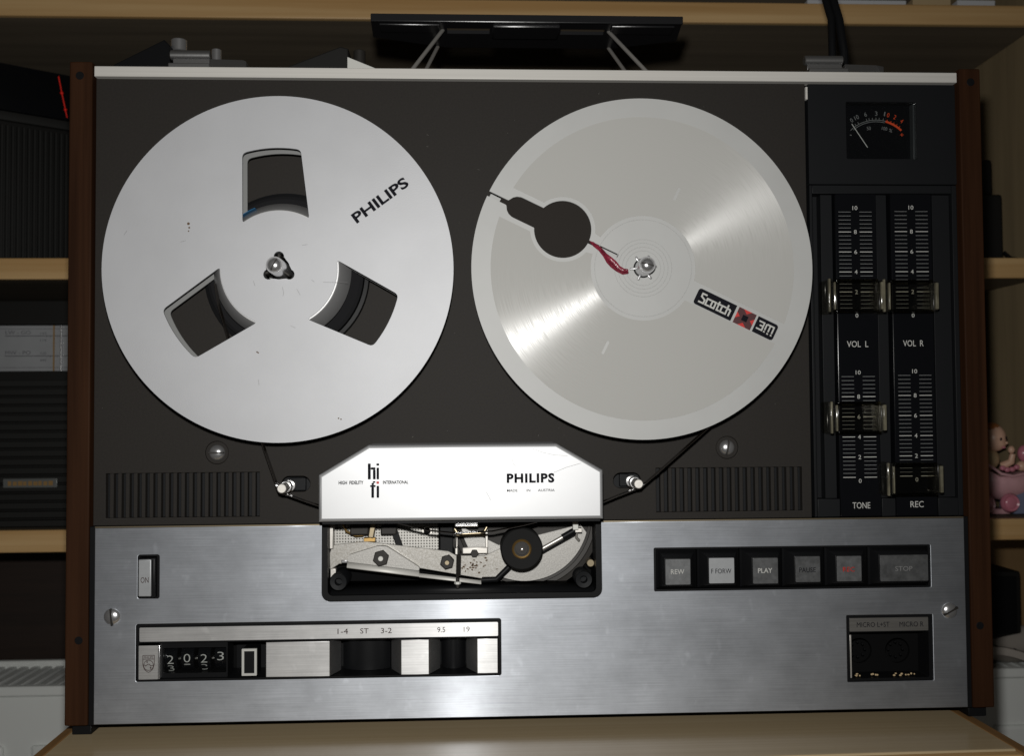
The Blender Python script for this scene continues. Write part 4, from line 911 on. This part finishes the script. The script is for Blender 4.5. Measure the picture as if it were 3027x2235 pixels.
# right-hand side
sp1 = thing('upright_box', 'black upright box with a stepped edge on middle shelf against the side panel', 'box', (425, 390, 290.5))
box('box_body', 380, 447, 352, 470, 290.6, 353, 'dark_case', sp1, bev=2); box('box_upper', 378, 441, 356, 466, 353.2, 386, 'dark_case', sp1, bev=3); tube('box_cord', [(446, 350, 300), (450, 346, 294), (458, 344, 292)], 1.6, 'black', sp1, 8)
tag(box('picture_frame', 380, 418.6, 352, 358, 64.6, 240, 'black', bev=1), 'thin black upright frame behind the figurine on the lowest shelf', 'frame')
# figurine: baby in a pink pram
fg = thing('figurine', 'porcelain figurine of a red-haired baby in a pink pram on lowest shelf', 'figurine', (440, 360, 64.5))
bm = ball_bm((446, 360, 94), (27, 15, 17), 32, 20)
for v in bm.verts:
    if v.co.z > 98: v.co.z = 98 + (v.co.z - 98) * .22 + max(0, 436 - v.co.x) * .75 + max(0, v.co.x - 452) * .3
obj('pram_body', bm, 'pink', fg, angle=70)
tube('pram_rim', [(420.5, 349, 112), (428, 345.5, 107.5), (436, 344.4, 101.6), (446, 343.8, 99.4), (458, 345, 101.5), (468, 350, 105)], 1.2, 'pink', fg, 8)
def wheel(x, y0, z, r, m): lathe('pram_wheel', [(0, y0), (r * .45, y0 - .8), (r * .62, y0 + .6), (r * .8, y0 - .4), (r, y0 + 2.2), (r * .9, y0 + 5), (0, y0 + 6)], (x, 0, z), m, fg, n=32, angle=70)
wheel(443.6, 342.6, 75.6, 8.8, 'deep_pink'); wheel(426, 350, 73.6, 8.6, 'pink'); wheel(470, 344, 76, 9, 'deep_pink')
box('pram_base', 449, 492, 350, 376, 64.6, 89, 'blue_glaze', fg, bev=3); box('pram_foot', 420, 448.6, 352, 376, 64.6, 70, 'pink', fg, bev=2)
bm = ball_bm((435.6, 356, 133.0), (10.6, 10.6, 12.4), 28, 20)
for v in bm.verts:
    if v.co.z < 129 and v.co.y < 352: v.co.y -= .9; v.co.x += 1.0
hd_ = obj('head', bm, 'skin', fg, angle=70)
bm = ball_bm((434.6, 357.4, 134.0), (11.2, 11.2, 12.9), 36, 26)
bmesh.ops.delete(bm, geom=[v for v in bm.verts if v.co.z < 141.5 + (v.co.x - 434) * .25 and not (v.co.x < 428 and v.co.z > 127) and not (v.co.y > 358 and v.co.z > 124)], context='VERTS'); obj('hair', bm, 'hair', hd_, angle=70)
ball('eye', (437.0, 346.0, 132.2), (1.25, .9, 1.6), 'ink', hd_, seg=12, ring=8); ball('eye', (443.0, 348.4, 133.2), (1.15, .9, 1.5), 'ink', hd_, seg=12, ring=8)
ball('nose', (441.6, 345.2, 128.8), (1.5, 1.5, 1.3), 'skin', hd_, seg=12, ring=8); ball('mouth', (439.6, 346.0, 124.8), (2.0, .9, .9), 'deep_pink', hd_, seg=12, ring=8)
ball('body', (431, 357, 114), (9.5, 9, 10), 'cream', fg); obj('arm', tube_bm([(441, 352, 108), (446.5, 347, 112), (447.4, 345.6, 119)], [3.6, 3.2, 2.4], 12), 'skin', fg); ball('hand', (446.4, 346, 122.6), (2.9, 2.6, 3.4), 'skin', fg)
for x, z in ((437.6, 106.6), (441.8, 105.0), (446.2, 105.4), (450.4, 107.2)): ball('ribbon', (x, 345.0, z), (2.8, 2.2, 2.3), 'deep_pink', fg, seg=12, ring=8)
ball('bouquet', (461, 352, 119), (5.5, 5, 7.5), 'deep_pink', fg); ball('bouquet', (456.5, 348, 108), (5, 4.6, 4.6), 'skin', fg)

# on the radiator
bm = bmesh.new(); g = bmesh.ops.create_grid(bm, x_segments=44, y_segments=20, size=1)['verts']
for v in g:
    x, y = v.co.x, v.co.y
    v.co = Vector((500 + x * 110, 440 + y * 52, RZ + 13 + 6 * math.sin(x * 5.1 + y * 2.3) + 4 * math.sin(y * 6.2 - x * 3) + 5 * (1 - y * y)))
bmesh.ops.solidify(bm, geom=list(bm.faces), thickness=7)
cth = obj('cloth', bm, 'cloth', None, angle=80); tag(cth, 'folded grey striped cloth lying on the radiator top', 'cloth')
for x in (-71, -44, -26):
    bm = bmesh.new(); rows = []
    for j in range(21):
        y = -1 + j / 10; xx = (x + 4 * math.sin(y * 2)) / 110
        z = RZ + 13.4 + 6 * math.sin(xx * 5.1 + y * 2.3) + 4 * math.sin(y * 6.2 - xx * 3) + 5 * (1 - y * y)
        rows.append([bm.verts.new((500 + x + 4 * math.sin(y * 2) + d, 440 + y * 52, z)) for d in (-.9, .9)])
    for a, b in zip(rows, rows[1:]): bm.faces.new((a[0], a[1], b[1], b[0]))
    bmesh.ops.solidify(bm, geom=list(bm.faces), thickness=.5); obj('stripe', bm, 'cloth_dark', cth)
spk = thing('speaker', 'small black speaker standing on the cloth over the radiator', 'speaker', (486, 455, -66))
box('cabinet', 440, 507, 445, 500, -68, -1, 'dark_case', spk, bev=2); box('speaker_front', 446, 502, 443.4, 445, -62, -6, 'black', spk, bev=.6)

for i, (x0, x1, z0, z1, m, l) in enumerate(((262, 352, 513.2, 519, 'paper', 'white paper booklet lying open at the edge of top shelf board'), (356, 392, 513.2, 521, 'cream', 'small cream card box on the top shelf board'), (396, 432, 513.2, 520, 'paper', 'narrow white notepad beside the cream box on top shelf'))):
    b = thing(('booklet', 'card_box', 'notepad')[i], l, ('booklet', 'box', 'notepad')[i], ((x0 + x1) / 2, 350, 513.2))
    box('cover', x0, x1, 326, 420, z0, z0 + .8, m, b, bev=.1); box('pages' if i != 1 else 'carton', x0 + 1, x1 - 1, 327, 419, z0 + .9, z1, m, b, bev=.3)
